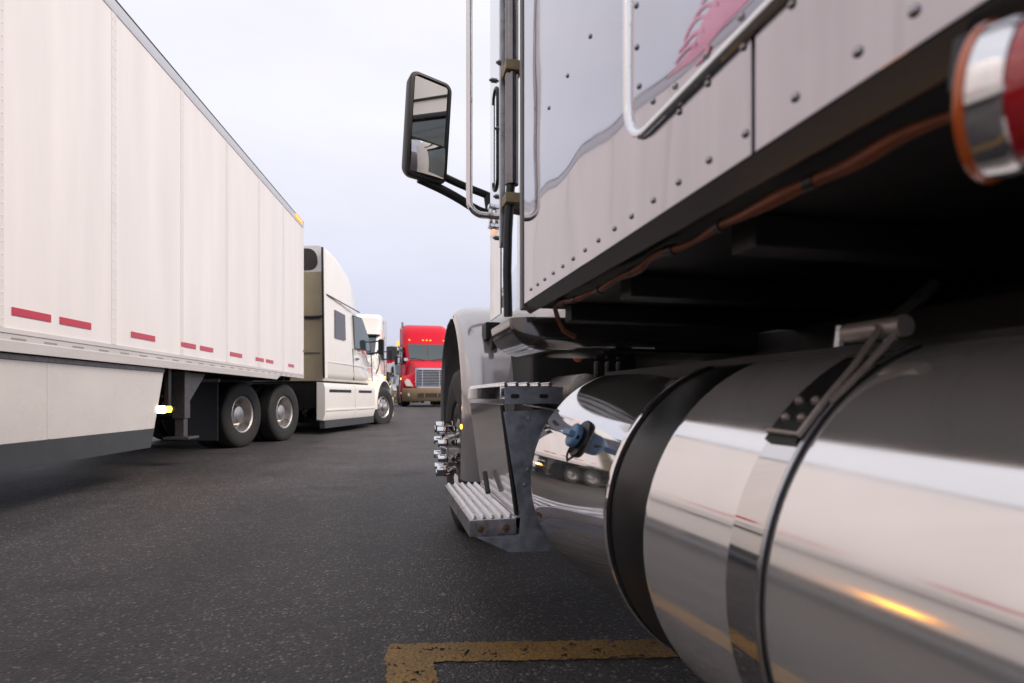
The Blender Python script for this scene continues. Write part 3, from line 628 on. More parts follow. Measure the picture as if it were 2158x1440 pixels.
# clamp: rubber pad, folded steel loop, four bolts, tension rod
cl = band(Y0s + .004, Y1s - .002, TR + .003, TR + .009, phi_c - R(7), phi_c + R(22), 'strap_clamp', 'black', NT, 24)
def fr(phi, y, r): return onT(phi, y, TR + r)
for dy, dp in ((.017, -1), (.045, -1), (.017, 4), (.045, 4)):
    p = fr(phi_c + R(dp), Y0s + dy, .009); a = Vector((-math.cos(phi_c + R(dp)), 0, math.sin(phi_c + R(dp))))
    MB().lathe([(.0062, 0), (.0060, .003), (.0045, .0058), (1e-4, .0068)], p, a, 12).build('clamp_bolt', 'clampsteel', cl)
for yy in (Y0s + .002,):
    MB().tube([fr(phi_c - R(5), yy + .055, .012), fr(phi_c - R(5.4), yy, .012), fr(phi_c + R(5), yy, .012), fr(phi_c + R(14), yy, .018), fr(phi_c + R(23), yy, .040), fr(phi_c + R(25), yy + .02, .045)], .0042, 8).build('clamp_loop', 'clampsteel', cl)
MB().tube([fr(phi_c + R(4), Y0s - .003, .008), fr(phi_c + R(15), Y0s - .006, .012), fr(phi_c + R(24), Y0s - .012, .030), fr(phi_c + R(27), Y0s - .012, .044)], .0042, 8).build('clamp_loop', 'clampsteel', cl)
pv = fr(phi_c + R(25), Y0s, .036)
MB().cyl(pv + Vector((0, -.022, 0)), pv + Vector((0, .066, 0)), .013, n=16).build('clamp_pin', 'clampsteel', cl)
MB().tube([pv + Vector((0, .01, 0)), pv + Vector((.03, -.002, .028)), pv + Vector((.06, -.006, .055))], .0085, 12).build('tension_rod', 'frame', cl)
for px, py in ((1768, 728), (1877, 715)):
    q = P(px, py, X=.70); MB().tube([q + Vector((0, 0, -.03)), q, q + Vector((.004, 0, .03))], .009, 8).build('hose_end', 'alu', cl)
# filler cap
FP = cylhit(1224, 925); fa = Vector((-(TX - FP.x), 0, FP.z - TZ)).normalized(); fu = Vector((0, 1, 0)); fw = fa.cross(fu)
MB().lathe([(.047, -.004), (.047, .003), (.045, .005), (.031, .006), (.026, .009)], FP, fa, 40).build('filler_flange', 'blackrub', T2)
cap = MB().lathe([(.026, .008), (.0295, .0095), (.030, .023), (.0285, .0265), (.023, .028), (1e-4, .029)], FP, fa, 36).obox(FP + fa * .034, fu * .0255, fw * .0072, fa * .0075)
cap.build('filler_cap', 'blue', T2, bevel=.003)
lp = [FP + fa * .02 - fu * (-.036) * -1, FP + fa * .03 + fu * .03 - Vector((0, 0, .05)), FP + fa * .02 + fu * .04 - Vector((0, 0, .075)), FP + fa * .012 + fu * .0 - Vector((0, 0, .085)), FP + fa * .012 - fu * .03 - Vector((0, 0, .045))]
MB().tube(smoothpath(lp), .0028, 8).build('cap_lanyard', 'black', T2)

# ---- orange wiring under the sill
wp = []; wr = []
for i in range(90):
    y = .20 + (1.37 * Q - .20) * i / 89
    wp.append((.424 * Q + .005 * math.sin(y * 9) + .003 * math.sin(y * 31), y, SB - .021 - .010 * abs(math.sin(y * 7.2 + .5)) - .05 * max(0, .55 - y) + .002 * math.sin(y * 43)))
    wr.append(.0058 + .0012 * math.sin(y * 17) + .0008 * math.sin(y * 53))
wp += [(.44 * Q, 1.40 * Q, sz(1.07)), (.462 * Q, 1.42 * Q, sz(1.033)), (.50 * Q, 1.44 * Q, sz(1.016))]; wr += [.006, .006, .006]
lo = MB().tube(wp, wr, 10).build('wiring_loom', 'orange', NT)
for y, L in ((.46, .006), (.60, .006), (.72, .03), (.86, .006), (1.0, .022), (1.12, .006), (1.18, .018), (1.24, .006)):
    i = min(range(90), key=lambda j: abs(wp[j][1] - y)); k = min(89, max(i + 1, i + int(L / .013)))
    MB().tube([Vector(p) for p in wp[i:k + 1]], .0078, 10).build('cable_tie', 'black', lo)
# ---- round tail lamp under the sill
LC = P(2166, 200, X=.345); ax = Vector((.30, -.92, -.10)).normalized(); lk = .86
def lsc(p): return [(a * lk, b_ * lk) for a, b_ in p]
tl = MB().lathe(lsc([(.030, -.024), (.040, -.022), (.0485, -.018), (.0485, -.001), (.0470, .003), (.045, .004)]), LC, ax, 64).build('tail_lamp', 'chrome', NT)
MB().lathe(lsc([(.0440, -.0212), (.0500, -.0208), (.0508, -.0195), (.0508, -.0170), (.0500, -.0155), (.0488, -.0155)]), LC, ax, 64).build('ring_reflection', 'amberlens', tl)  # mounting flange; the orange it reflects is given as its own colour
MB().lathe(lsc([(.0455, .001), (.0455, .012), (.042, .019), (.030, .025), (1e-4, .028)]), LC, ax, 64).build('red_lens', 'redlens', tl)
MB().tube([LC - ax * .018, LC - ax * .03 + Vector((.005, .005, .02)), LC - ax * .03 + Vector((.015, .01, .05))], .007, 10).build('lamp_bracket', 'frame', tl)

# move the root to the foot of the truck
NC = Vector((XC, 1.2, 0))
for ch in NT.children: ch.location -= NC
NT.location = NC

# ================================================================== the trailer on the left
TRH = TH - math.atan((1079 - 950) / FPX)        # heading, clockwise from +Y
corner = P(640, HZ, D=10.95); corner.z = 0
rt = Vector((math.cos(TRH), -math.sin(TRH), 0)); fw_ = Vector((math.sin(TRH), math.cos(TRH), 0))
TL = thing('semi_trailer', 'long white box trailer with red reflective strips, on the left', 'trailer', corner - rt * 1.3, -TRH)
LEN = 16.15; PW = 1.22; TOP = 4.15; FLO = 1.24
np_ = 13
for i in range(np_):
    y1 = -.10 - PW * i; y0 = y1 - PW + .004
    for s in (1, -1):
        MB().box(min(s * 1.296, s * 1.28), max(s * 1.296, s * 1.28), y0, y1, FLO + .001, TOP - .115).build('side_panel', 'white', TL, bevel=.003)
# joint posts with rivet rows
RJ = MB()
for z in range(34): RJ.lathe([(.008, 0), (.006, .003), (1e-4, .004)], (0, 0, FLO + .06 + z * .081), (1, 0, 0), 6)
o = RJ.build('rivet_row', 'white'); RJm = o.data; bpy.data.objects.remove(o)
for i in range(1, np_):
    y = -.10 - PW * i
    j = MB().box(1.2965, 1.299, y - .035, y + .035, FLO + .004, TOP - .118).build('panel_joint', 'joint', TL, bevel=.0012)
    for dy in (-.02, .02):
        r_ = put('rivet_row', RJm, j, (1.2985, y + dy, 0)); r_['kind'] = 'stuff'
MB().box(-1.278, 1.278, -LEN, -.02, FLO - .06, FLO).build('floor', 'frame', TL)
MB().box(-1.279, 1.279, -LEN, -.015, TOP - .02, TOP - .004).build('roof', 'white', TL)
MB().box(-1.278, 1.278, -.045, -.005, FLO, TOP - .02).build('front_wall', 'white', TL, bevel=.01)
MB().box(-1.278, 1.278, -LEN, -LEN + .05, FLO, TOP - .02).build('rear_doors', 'white', TL)
for s in (1, -1):
    x = s * 1.3
    MB().loft([[(s * a, y, b) for a, b in ((1.27, TOP - .117), (1.302, TOP - .117), (1.304, TOP - .02), (1.296, TOP), (1.262, TOP))] for y in (-LEN, 0)]).build('top_rail', 'toprail', TL)
    MB().loft([[(s * a, y, b) for a, b in ((1.262, TOP + .001), (1.303, TOP + .0015), (1.303, TOP + .007), (1.262, TOP + .006))] for y in (-LEN, 0)]).build('roof_edge', 'black', TL)
    rail = MB().loft([[(s * a, y, b) for a, b in ((1.27, 1.24), (1.305, 1.24), (1.307, 1.21), (1.301, 1.205), (1.301, 1.165), (1.306, 1.16), (1.304, z_), (1.27, z_))] for y, z_ in ((-LEN, 1.09), (-1.7, 1.09), (-1.5, 1.155), (0, 1.155))]).build('bottom_rail', 'rail', TL)
    for i in range(13):
        y = -.5 - 1.22 * i
        for k in range(4): MB().box(min(s * 1.3008, s * 1.3022), max(s * 1.3008, s * 1.3022), y - .3 * k - .13, y - .3 * k, 1.172, 1.184).build('rail_slot', 'railslot', rail)
    MB().prism([(s * 1.295, -.10, FLO), (s * 1.306, -.095, FLO), (s * 1.306, -.02, FLO), (s * 1.28, .006, FLO), (s * 1.25, .006, FLO), (s * 1.25, -.10, FLO)], (0, 0, TOP - .117 - FLO)).build('corner_post', 'white', TL, bevel=.004)
    MB().box(min(s * 1.16, s * 1.27), max(s * 1.16, s * 1.27), -LEN, -.06, 1.16, 1.22).build('floor_beam', 'frame', TL)
# red and white conspicuity strips
def strip_t(d0, d1, m, name):
    a, b = -(10.95 - d0) / .9943, -(10.95 - d1) / .9943
    return MB().box(1.2992, 1.3008, a, b, 1.33, 1.382).build(name, m, TL)
dd = 10.2; reds = [(9.92, 10.28), (8.26, 8.62), (8.72, 9.08), (7.30, 7.72), (5.97, 6.32), (6.43, 6.78), (5.04, 5.45), (3.67, 4.03), (4.12, 4.48)]
q = 2.75
while q > -4.5:
    reds.append((q - .42, q)); reds.append((q - 1.12, q - .76)); reds.append((q - 1.58, q - 1.22)); q -= 2.3
for a, b in reds: strip_t(a, b, 'redtape', 'red_reflective_strip')
MB().box(1.3065, 1.3075, -.085, -.035, 1.66, 1.70).build('red_reflective_strip', 'redtape', TL)
rs = sorted(reds)
for (a, b), (c, d) in zip(rs, rs[1:]):
    pass
# cross members under the floor
for i in range(40): MB().box(-1.15, 1.15, -.4 - i * .39, -.35 - i * .39, 1.10, 1.179).build('cross_member', 'frame', TL)
# skirt
sk = MB().prism([(1.235, -15.0, 1.045), (1.235, -5.26, 1.045), (1.235, -5.44, .495), (1.235, -15.0, .495)], (.012, 0, 0)).build('side_skirt', 'skirt', TL, bevel=.003)
MB().prism([(1.238, -15.0, .494), (1.238, -5.443, .494), (1.238, -5.51, .315), (1.238, -15.0, .315)], (.012, 0, 0)).build('skirt_flap', 'skirtband', sk, bevel=.003)
MB().box(1.233, 1.252, -15.0, -5.25, 1.046, 1.085).build('skirt_rail', 'steel', sk, bevel=.003)
for i in range(7): MB().box(1.2475, 1.2495, -6.9 - 1.22 * i - .02, -6.9 - 1.22 * i + .02, .50, 1.04).build('skirt_rib', 'skirt', sk)
MB().prism([(-1.235, -15.0, 1.045), (-1.235, -5.42, 1.045), (-1.235, -5.62, .335), (-1.235, -15.0, .335)], (-.012, 0, 0)).build('side_skirt', 'skirt', TL)
# landing gear
for s in (1, -1):
    g = MB().box(s * .98 - .07, s * .98 + .07, -4.35, -4.21, .55, 1.10).build('landing_leg', 'steel', TL, bevel=.01)
    MB().box(s * .98 - .05, s * .98 + .05, -4.33, -4.23, .34, .58).build('leg_foot_tube', 'steel', g, bevel=.008)
    MB().box(s * .98 - .14, s * .98 + .14, -4.42, -4.14, .31, .34).build('foot_plate', 'steel', g, bevel=.006)
    MB().prism([(s * 1.0 - .01, -4.20, 1.09), (s * 1.0 - .01, -3.7, 1.09), (s * 1.0 - .01, -4.20, .70)], (.02, 0, 0)).build('leg_brace', 'steel', g)
MB().cyl((-.9, -4.28, .82), (.9, -4.28, .82), .03, n=12).build('cross_shaft', 'steel', TL)
# turn lamp and corner markers
lm = MB().loft([[(x, y, .675 + z) for y, z in rrect(-5.37, -5.255, -.036, .036, .02, 4)] for x in (1.235, 1.266)]).build('side_turn_lamp', 'whiteon', TL)
MB().loft([[(x, y, .675 + z) for y, z in rrect(-5.25, -5.12, -.030, .030, .028, 4)] for x in (1.235, 1.262)]).build('amber_lens', 'amberon', lm)
lm2 = MB().loft([[(x, y, .63 + z) for y, z in rrect(-9.05, -8.90, -.022, .022, .020, 4)] for x in (1.248, 1.275)]).build('glint_lamp', 'amberon', TL)  # unseen lamp, added to give the amber streak on the near tank
MB().box(1.2475, 1.252, -9.12, -8.83, .595, .665).build('lamp_base', 'black', lm2)
MB().box(1.19, 1.234, -5.42, -5.0, .655, .695).build('lamp_bar', 'black', lm)
MB().box(1.16, 1.20, -5.06, -5.0, .655, 1.10).build('lamp_bracket', 'black', lm)
MB().box(1.305, 1.318, -.62, -.16, TOP - .07, TOP - .018).build('corner_marker_lamp', 'amberdim', TL, bevel=.008)
# rear bogie behind the picture
for y in (-13.2, -14.45):
    for s in (1, -1): wheel(TL, (s * 1.06, y, .5), s, .5, .28, 'drive')

# ================================================================== aerodynamic tractors
def rsec2(y, hb, ht, z0, z1, r=.16, n=4):
    """rounded cab section at y: narrower at the top"""
    out = []
    for a, b in rrect(-1, 1, z0, z1, r, n):
        t = (b - z0) / max(1e-3, z1 - z0); hw = hb + (ht - hb) * max(0, t) ** 1.6
        if a > 0: x = hw - (1 - a)
        else: x = -hw + (1 + a)
        out.append((x, y, b))
    return out
def aero(name, label, loc, heading, paint, back='cabtan', roofz=4.02, detail=True, group=None, bumper='bumperwarm', extender=True, grille_w=.62, fair=True, roof=None, roof_r=.17, turn=0.0):
    t = thing(name, label, 'truck', loc, -heading, group)
    # chassis
    for x in (-.43, .35): MB().box(x, x + .08, -.9, 7.0, .72, .99).build('frame_rail', 'frame', t, bevel=.006)
    MB().box(-.5, .5, -.15, 1.45, 1.0, 1.13).build('fifth_wheel', 'frame', t, bevel=.03)
    MB().box(-.9, .9, 3.1, 6.8, .55, 1.14).build('underbody', 'under', t, bevel=.03)
    for y in (0, 1.3):
        for s in (1, -1):
            wheel(t, (s * 1.075, y, .52), s, .52, .28, 'drive'); wheel(t, (s * .735, y, .52), s, .52, .28, 'drive')
        MB().cyl((-.8, y, .52), (.8, y, .52), .09, n=12).build('axle', 'frame', t)
    for s in (1, -1):
        f = MB().box(s * .92 - .31, s * .92 + .31, -.70, -.685, .16, 1.02).build('mud_flap', 'black', t)
        MB().box(s * .92 - .33, s * .92 + .33, -.71, -.675, 1.02, 1.07).build('flap_hanger', 'steel', f)
    for s in (1, -1): wheel(t, (s * 1.08, 6.62, .52), s, .52, .28, turn=turn)
    # cab and sleeper shell
    zr = roofz
    roofs = roof or [(3.03, zr), (3.4, zr + .02), (3.9, zr - .07), (4.45, zr - .25), (4.8, zr - .52), (5.03, zr - .84)]
    secs = [rsec2(y, 1.20, 1.15 - .14 * i / 5, 1.14, z, roof_r) for i, (y, z) in enumerate(roofs)]
    secs += [rsec2(5.22, 1.19, .96, 1.14, 2.86, .16), rsec2(5.62, 1.16, .93, 1.14, 2.40, .14), rsec2(5.98, 1.10, .90, 1.14, 2.04, .12)]
    cab = MB().loft(secs).build('cab', paint, t, sharp=32)
    MB().box(-1.10, 1.10, 3.016, 3.028, 1.15, zr - .56).build('cab_back', back, cab)
    MB().loft([rsec2(y, 1.00, .96, zr - .52, zr - .06, .18) for y in (3.014, 3.027)]).build('roof_cavity', 'signdark', cab)
    for z in (1.72, 2.45): MB().box(-1.05, 1.05, 3.004, 3.015, z, z + .03).build('back_seam', 'steel', cab)
    MB().box(.35, .62, 3.003, 3.015, 1.86, 2.14).build('back_vent', 'signdark', cab)
    MB().tube([(.7, 2.98, 2.50), (.95, 2.9, 2.48), (1.15, 2.95, 2.5)], .03, 8).build('air_hose', 'black', cab)
    if extender:
        for s in (1, -1):
            e = MB().prism([(s * 1.205, 2.93, 1.20), (s * 1.205, 3.06, 1.20), (s * 1.16, 3.06, zr - .12), (s * 1.16, 2.95, zr - .06)], (-s * .03, 0, 0)).build('side_extender', paint, t, bevel=.006)
            MB().prism([(s * 1.207, 2.89, 1.20), (s * 1.207, 2.93, 1.20), (s * 1.162, 2.95, zr - .07), (s * 1.162, 2.91, zr - .07)], (-s * .034, 0, 0)).build('extender_edge', 'black', e)
    # windscreen on the slope
    def wz(y): return 2.86 + (2.40 - 2.86) * (y - 5.22) / .40 if y < 5.62 else 2.40 + (2.04 - 2.40) * (y - 5.62) / .36
    for s in (1, -1):
        vs = []; N = 8; ysn = (5.215, 5.42, 5.62, 5.80, 5.945)
        for y in ysn:
            for i in range(N + 1):
                x = s * (.012 + (.86 - .05 * (y - 5.2)) * i / N); vs.append((x, y + .014 - .10 * (x / .9) ** 2 * 0, wz(y) + .016))
        fs = [(j * (N + 1) + i, j * (N + 1) + i + 1, (j + 1) * (N + 1) + i + 1, (j + 1) * (N + 1) + i) for j in range(len(ysn) - 1) for i in range(N)]
        w_ = MB().add(vs, fs).build('windscreen', 'glass', cab)
        MB().tube([(s * .15, 5.96, 2.085), (s * .55, 5.90, 2.16), (s * .80, 5.89, 2.17)], .012, 6).build('wiper', 'black', w_)
    # side glass and door lines, both sides
    def sx(z, ztop): tt = (z - 1.14) / (ztop - 1.14); return 1.20 + (1.12 - 1.20) * tt ** 1.6
    for s in (1, -1):
        a = [(3.46, 2.10), (4.04, 2.10), (4.04, 2.68), (3.50, 2.72)]
        MB().prism([(s * (sx(z, zr) + .008), y, z) for y, z in a], (-s * .03, 0, 0)).build('sleeper_window', 'sideglass', cab)
        a = [(4.62, 1.98), (5.62, 1.98), (5.56, 2.30), (5.16, 2.74), (4.62, 2.74)]
        MB().prism([(s * (sx(z, 3.4) - .004), y, z) for y, z in a], (-s * .05, 0, 0)).build('door_window', 'glass', cab)
        for y in (4.50, 5.72): MB().prism([(s * 1.2035, y, 1.2), (s * 1.2035, y + .014, 1.2), (s * 1.175, y + .014, 1.95), (s * 1.175, y, 1.95)], (-s * .02, 0, 0)).build('door_gap', 'black', cab)
        MB().box(min(s * 1.20, s * 1.215), max(s * 1.20, s * 1.215), 4.60, 4.80, 1.70, 1.735).build('door_handle', 'black', cab, bevel=.004)
        MB().box(min(s * 1.19, s * 1.203), max(s * 1.19, s * 1.203), 3.10, 5.7, 1.545, 1.56).build('body_line', paint, cab)
    for s in (1, -1):      # roof fairing seams
        MB().prism([(s * 1.189, 3.05, 2.98), (s * 1.189, 4.9, 2.86), (s * 1.189, 4.9, 2.875), (s * 1.189, 3.05, 2.995)], (-s * .03, 0, 0)).build('fairing_seam', 'steel', cab)
        MB().tube([(s * 1.10, 4.62, 2.76), (s * 1.12, 5.14, 2.76), (s * 1.15, 5.58, 2.31), (s * 1.18, 5.64, 1.97), (s * 1.19, 4.60, 1.965)], .012, 6).build('window_seal', 'black', cab)
    # bonnet, fenders
    hs = [rsec2(5.93, 1.02, .86, 1.0, 2.06, .16), rsec2(6.3, .92, .78, .92, 1.98, .18), rsec2(6.8, .80, .72, .84, 1.88, .20), rsec2(7.2, .73, .66, .80, 1.76, .20), rsec2(7.38, .69, .62, .80, 1.66, .20), rsec2(7.46, .60, .55, .82, 1.56, .18)]
    hood = MB().loft(hs).build('bonnet', paint, t, sharp=32)
    for s in (1, -1):
        secs = []
        for i in range(17):
            a = R(196 - 196 * i / 16) - R(8); rr = .64; y = 6.62 + rr * 1.08 * math.cos(a) * 1.0; z = .56 + rr * math.sin(a) * (1.22 if math.sin(a) > 0 else 1)
            ny, nz = math.cos(a), math.sin(a)
            prof_ = [(.60, .03), (.80, .05), (1.02, .03), (1.16, -.01), (1.215, -.06), (1.22, -.10), (1.20, -.10), (1.0, -.05), (.60, -.05)]
            secs.append([(s * x, y + ny * h, z + nz * h) for x, h in prof_])
        fdr = MB().loft(secs).build('fender', paint, t, sharp=45)
        # nose in front of the wheel carries the headlamp
        MB().loft([[(s * x, y, z) for x, z in ((.62, .82), (1.17 - dx, .82), (1.18 - dx, 1.12), (1.02 - dx, 1.34 - dz), (.66, 1.52 - dz))] for y, dx, dz in ((7.05, 0, 0), (7.25, .04, .03), (7.42, .12, .10), (7.50, .22, .18))]).build('headlamp_panel', paint, fdr, sharp=35)
        MB().loft([[(s * x, y + dy, z) for x, z, dy in ((.74, .86, 0), (1.05, .88, -.05), (1.12, 1.06, -.12), (1.02, 1.20, -.10), (.90, 1.16, -.04))] for y in (7.42, 7.575)]).build('headlamp', 'lamp', fdr, bevel=.02)
        MB().box(min(s * 1.21, s * 1.228), max(s * 1.21, s * 1.228), 6.0, 6.16, 1.20, 1.26).build('fender_marker_lamp', 'amberon', fdr, bevel=.006)
    # grille with slats
    gw = grille_w
    g = MB().loft([[(a, y, b) for a, b in rrect(-gw - .05, gw + .05, .80, 1.66, .10, 5)] for y in (7.44, 7.53)]).build('grille', 'chrome', t, bevel=.015)
    MB().loft([[(a, y, b) for a, b in rrect(-gw + .02, gw - .02, .87, 1.575, .07, 5)] for y in (7.532, 7.536)]).build('grille_back', 'black', g)
    for i in range(10): MB().box(-gw + .03, gw - .03, 7.536, 7.556, .895 + i * .067, .919 + i * .067).build('grille_slat', 'gripalu', g, bevel=.004)
    for s in (1, -1): MB().box(s * .36 - .012, s * .36 + .012, 7.5561, 7.568, .885, 1.56).build('grille_bar', 'chrome', g)
    # bumper
    bs = []
    for i in range(15):
        x = -1.2 + 2.4 * i / 14; c = abs(x) / 1.2; y = 7.62 - .10 * c ** 2 - .42 * max(0, c - .72) ** 1.2
        bs.append([(x, y - .02, .80), (x, y, .76), (x, y + .01, .60), (x, y - .01, .30), (x, y - .06, .24), (x, y - .2, .26), (x, y - .2, .79)])
    bp = MB().loft(bs).build('bumper', bumper, t, sharp=45)
    MB().loft([[(a, y, b) for a, b in rrect(-.55, .55, .42, .58, .04, 4)] for y in (7.615, 7.632)]).build('bumper_opening', 'signdark', bp)
    for x in (-.28, .28): MB().box(x - .02, x + .02, 7.633, 7.65, .41, .59).build('opening_bar', bumper, bp)
    for s in (1, -1): MB().loft([[(a, y, b) for a, b in rrect(s * .88 - .1, s * .88 + .1, .46, .58, .03, 4)] for y in (7.50, 7.56)]).build('fog_lamp', 'lamp', bp)
    # marker lamps over the windscreen
    for x in (-.80, -.17, 0, .17, .80): MB().box(x - .04, x + .04, 5.04, 5.13, 3.05 if zr > 3.9 else 2.9, 3.11 if zr > 3.9 else 2.96).build('roof_marker_lamp', 'amberdim', cab, bevel=.015)
    # side fairing with steps
    if fair:
        for s in (1, -1):
            for y0, y1 in ((2.92, 4.55), (4.56, 5.88)):
                f = MB().loft([[(s * x, y, z) for x, z in ((1.02, .32), (1.17, .30), (1.215, .45), (1.215, .98), (1.18, 1.10), (1.02, 1.12))] for y in (y0, y1 - .01)]).build('side_fairing', paint, t, bevel=.012)
                MB().box(min(s * 1.14, s * 1.217), max(s * 1.14, s * 1.217), y0 + .2, y1 - .25, .90, .965).build('step_recess', 'black', f)
                MB().box(min(s * 1.20, s * 1.232), max(s * 1.20, s * 1.232), y0 + .03, y1 - .04, .50, .54).build('fairing_rib', paint, f, bevel=.01)
            MB().box(min(s * 1.08, s * 1.19), max(s * 1.08, s * 1.19), 2.95, 5.85, .14, .30).build('fairing_flap', 'skirtband', t)
    # mirrors
    for s in (1, -1):
        mm = MB().loft([[(s * 1.42 + a, y, b) for a, b in rrect(-.075, .075, 1.88, 2.30, .05, 4)] for y in (5.72, 5.80)]).build('mirror', 'black', t, bevel=.02)
        MB().tube([(s * 1.10, 5.72, 1.92), (s * 1.40, 5.77, 1.96)], .025, 8).build('mirror_arm', 'black', mm); MB().tube([(s * 1.06, 5.66, 2.2), (s * 1.40, 5.77, 2.26)], .02, 8).build('mirror_arm', 'black', mm)
        hm = MB().loft([[(s * 1.02 + a, y, b) for a, b in rrect(-.09, .09, 1.98, 2.12, .05, 4)] for y in (6.75, 6.84)]).build('bonnet_mirror', 'chrome', t, bevel=.02)
        MB().tube([(s * 1.02, 6.78, 1.98), (s * 1.04, 6.72, 1.75), (s * .98, 6.62, 1.45)], .014, 6).build('mirror_stalk', 'black', hm)
    return t

TAH = TH + R(6.6)
wc = P(515, 943, Z=0); rt2 = Vector((math.cos(TAH), -math.sin(TAH), 0))
TR2 = aero('semi_truck', 'white tractor pulling the long white trailer, tan cab back showing', wc - rt2 * 1.215, TAH, 'cabwhite', turn=R(-14), bumper='cabwhite')
for y in (-.2, ): pass

# red truck facing us
RC = P(908, HZ, D=24.4); RC.z = gz(0, RC.y)
RT = aero('semi_truck', 'bright red truck facing the camera with chrome slatted grille', (RC.x, RC.y + 7.5, RC.z), math.pi, 'cabred', back='cabred', roofz=3.97, fair=True, roof_r=.33)
MB().lathe([(1e-4, 0), (.06, .0), (.06, .5), (.05, .52), (1e-4, .52)], (1.05, 3.4, 3.6), (0, 0, 1), 12).build('exhaust_tip', 'steel', RT)
MB().tube([(1.10, 5.1, 2.5), (1.32, 5.2, 2.78)], .05, 8).build('lamp_arm', 'alu', RT)
MB().box(1.26, 1.38, 5.14, 5.24, 2.78, 3.0).build('beacon', 'amberdim', RT, bevel=.02)
# white parked truck half hidden behind the moving one: boxy roof, sun visor, tall stack
PC = P(826, HZ, D=20.5); PC.z = gz(0, PC.y)
PT = aero('semi_truck', 'white parked truck with square roof, half hidden behind the moving white tractor', (PC.x - 1.25, PC.y + 7.2, PC.z), math.pi + R(2), 'cabwhite', roofz=3.86, back='cabwhite', extender=False, bumper='chrome', fair=False,
          roof=[(3.03, 3.80), (3.5, 3.84), (4.0, 3.84), (4.5, 3.82), (4.85, 3.76), (5.03, 3.6)])
MB().box(-1.0, 1.0, 5.08, 5.32, 2.88, 2.94).build('sun_visor', 'black', PT, bevel=.01)
for s in (1, -1): MB().cyl((s * 1.16, 4.3, 1.2), (s * 1.16, 4.3, 3.6), .07, n=16).build('exhaust_stack', 'chrome', PT)

# far trucks parked beyond the red one
def clone(src, label, loc, rz, group):
    r = src.copy(); COL.objects.link(r); r.location = loc; r.rotation_euler = (0, 0, rz); r['label'] = label; r['group'] = group
    for ch in list(src.children):
        c = ch.copy(); COL.objects.link(c); c.parent = r
        for g in list(ch.children):
            d = g.copy(); COL.objects.link(d); d.parent = c
    return r
G = 'trucks parked beyond the red one'
FT = aero('semi_truck', 'grey truck parked just behind and left of the red one', (P(860, HZ, D=41).x, P(860, HZ, D=41).y + 7.5, .38), math.pi, 'silvergrey', back='silvergrey', roofz=3.2, group=G,
          roof=[(3.03, 3.10), (3.5, 3.14), (4.0, 3.14), (4.5, 3.13), (4.85, 3.10), (5.03, 3.02)], fair=False, extender=False)
a = P(851, HZ, D=54); clone(FT, 'farther grey truck, next in line behind the first grey one', (a.x, a.y + 7.5, .38), math.pi, G)
a = P(846, HZ, D=68); clone(FT, 'farthest grey truck at the end of the line', (a.x, a.y + 7.5, .38), math.pi, G)

# car in the lane
c0 = P(826, HZ, D=58); c0.z = .38
CR = thing('parked_car', 'small grey car far away between the white truck and the red truck', 'car', c0, math.pi)
def csec2(y, hw, z0, z1): return [(a, y, b) for a, b in rrect(-hw, hw, z0, z1, .12, 3)]
MB().loft([csec2(-2.1, .78, .4, .85), csec2(-1.9, .86, .3, .98), csec2(0, .9, .25, 1.0), csec2(1.2, .88, .25, .95), csec2(1.9, .82, .3, .80), csec2(2.05, .72, .4, .65)]).build('body', 'greycar', CR)
MB().loft([csec2(-1.7, .62, .95, 1.1), csec2(-1.2, .66, .95, 1.46), csec2(-.1, .68, .95, 1.5), csec2(.9, .7, .92, 1.02)]).build('cabin', 'glass', CR)
for s in (1, -1):
    for y in (-1.3, 1.3): wheel(CR, (s * .78, y, .32), s, .32, .2)
    MB().lathe([(.09, 0), (.07, .03), (1e-4, .04)], (s * .58, 2.0, .62), (0, 1, 0), 12).build('headlight', 'lamp', CR)

# pylon sign
s0 = P(826, HZ, D=62); s0.z = .38
SG = thing('pylon_sign', 'dark roadside sign board with red and white bands beside the tree', 'sign', s0, -.1)
for x in (-.35, .35): MB().cyl((x, 0, 0), (x, 0, 3.2), .08, n=10).build('post', 'steel', SG)
MB().box(-.55, .55, -.12, .12, 4.45, 5.9).build('sign_board', 'signdark', SG, bevel=.02)
MB().box(-.55, .55, -.13, .13, 4.1, 4.449).build('red_band', 'cabred', SG, bevel=.02)
MB().box(-.55, .55, -.12, .12, 3.1, 4.099).build('white_band', 'signwhite', SG, bevel=.02)
# yellow banner rail
y0 = P(829, HZ, D=47); y0.z = .38
YB = thing('loading_ramp', 'yellow sloping ramp far off left of the red truck', 'ramp', y0, -.2)
MB().prism([(-.06, -1.2, .0), (-.06, 1.5, .0), (-.06, 1.5, 2.1), (-.06, -1.2, .7)], (.5, 0, 0)).build('deck', 'signyellow', YB, bevel=.02)
MB().tube([(-.1, -1.2, 1.5), (-.1, 1.5, 2.9)], .04, 6).build('handrail', 'signyellow', YB)
for y, z in ((-1.2, .7), (.1, 1.3), (1.5, 2.1)): MB().cyl((-.1, y, z), (-.1, y, z + .8), .035, n=6).build('post', 'signyellow', YB)

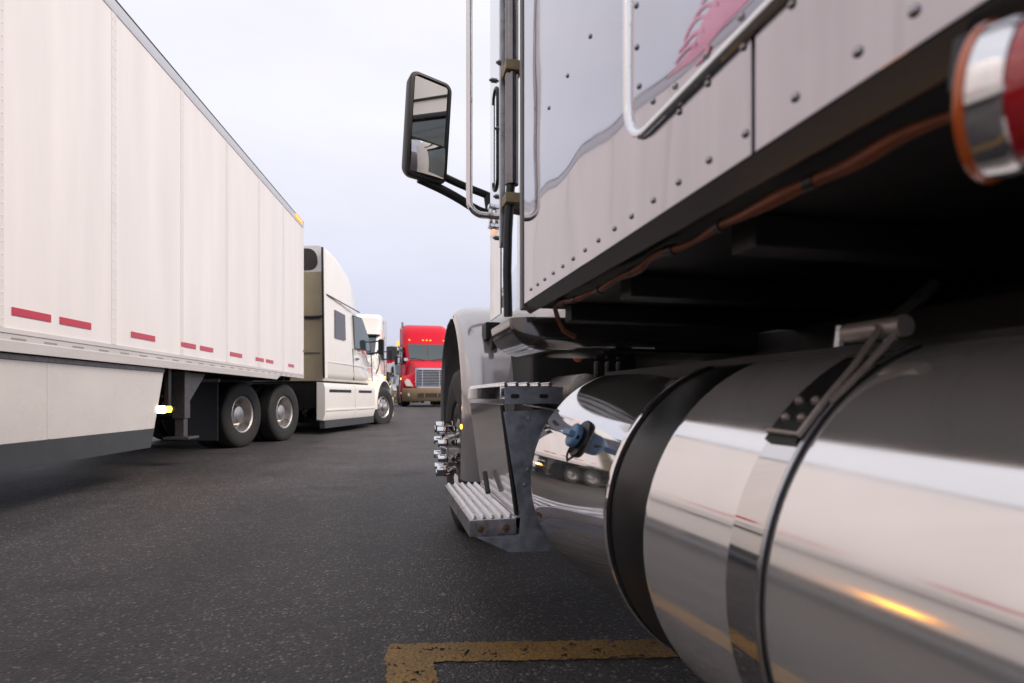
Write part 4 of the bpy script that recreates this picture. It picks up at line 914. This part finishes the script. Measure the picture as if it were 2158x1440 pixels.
# trees
def tree(label, base, h, rad, seed):
    rnd = random.Random(seed)
    t = thing('tree', label, 'tree', base, 0)
    tk = MB().tube([(0, 0, 0), (.05, .02, h * .3), (-.03, .05, h * .62), (0, 0, h * .9)], [h * .035, h * .028, h * .018, h * .006], 8)
    for i in range(9):
        a = rnd.uniform(0, 6.28); z = h * rnd.uniform(.3, .75); L = rad * rnd.uniform(.6, .95)
        tk.tube([(0, 0, z), (math.cos(a) * L * .5, math.sin(a) * L * .5, z + L * .25), (math.cos(a) * L, math.sin(a) * L, z + L * .6)], [h * .012, h * .008, h * .002], 5)
    tk.build('trunk', 'bark', t)
    vs = []; fs = []
    clumps = []
    for i in range(46):
        a = rnd.uniform(0, 6.28); z = rnd.uniform(.22, 1.0); w = rad * (math.sin(min(1, z) * 2.6) ** .7) * rnd.uniform(.35, 1)
        clumps.append(Vector((math.cos(a) * w, math.sin(a) * w, h * (z * .97))))
    for c in clumps:
        cr_ = rad * rnd.uniform(.18, .38)
        for k in range(80):
            d = Vector((rnd.gauss(0, 1), rnd.gauss(0, 1), rnd.gauss(0, 1))).normalized() * cr_ * rnd.random() ** .5
            p = c + d; u = Vector((rnd.gauss(0, 1), rnd.gauss(0, 1), rnd.gauss(0, 1))).normalized() * rnd.uniform(.10, .2); v = u.orthogonal().normalized() * rnd.uniform(.06, .12)
            o = len(vs); vs += [p - u, p + v, p + u, p - v]; fs.append((o, o + 1, o + 2, o + 3))
    MB().add(vs, fs).build('crown', 'leaf', t)
b = P(822, HZ, D=85); tree('dark green tree showing above the far sign, left of the red truck', (b.x, b.y, .38), 7.9, 2.1, 3)
# far wood beyond the lot, one mass
rnd = random.Random(11); vs = []; fs = []
for i in range(420):
    a = R(-62 + 124 * i / 419) + rnd.uniform(-.003, .003); d = 265 + rnd.uniform(-22, 22); h = 5.5 + 2.5 * math.sin(a * 23) * .5 + rnd.uniform(-1.4, 2.2)
    bx_, by_ = math.sin(a) * d, math.cos(a) * d
    for k in range(46):
        z = .4 + h * rnd.random() ** .8; w = (1 - (z / (h + 1)) ** 2) ** .5 * 3.0 if z < h + 1 else .3
        p = Vector((bx_ + rnd.gauss(0, w * .6), by_ + rnd.gauss(0, w * .6), z)); u = Vector((rnd.gauss(0, 1), rnd.gauss(0, 1), rnd.gauss(0, 1))).normalized() * rnd.uniform(.3, .7); v = u.orthogonal().normalized() * rnd.uniform(.25, .5)
        o = len(vs); vs += [p - u, p + v, p + u, p - v]; fs.append((o, o + 1, o + 2, o + 3))
tl_ = MB().add(vs, fs).build('tree_line', 'leaf'); tl_['kind'] = 'stuff'; tag(tl_, 'low dark green wood along the horizon beyond the lot', 'trees')

for o in bpy.data.objects:
    if '_w' in o: del o['_w']
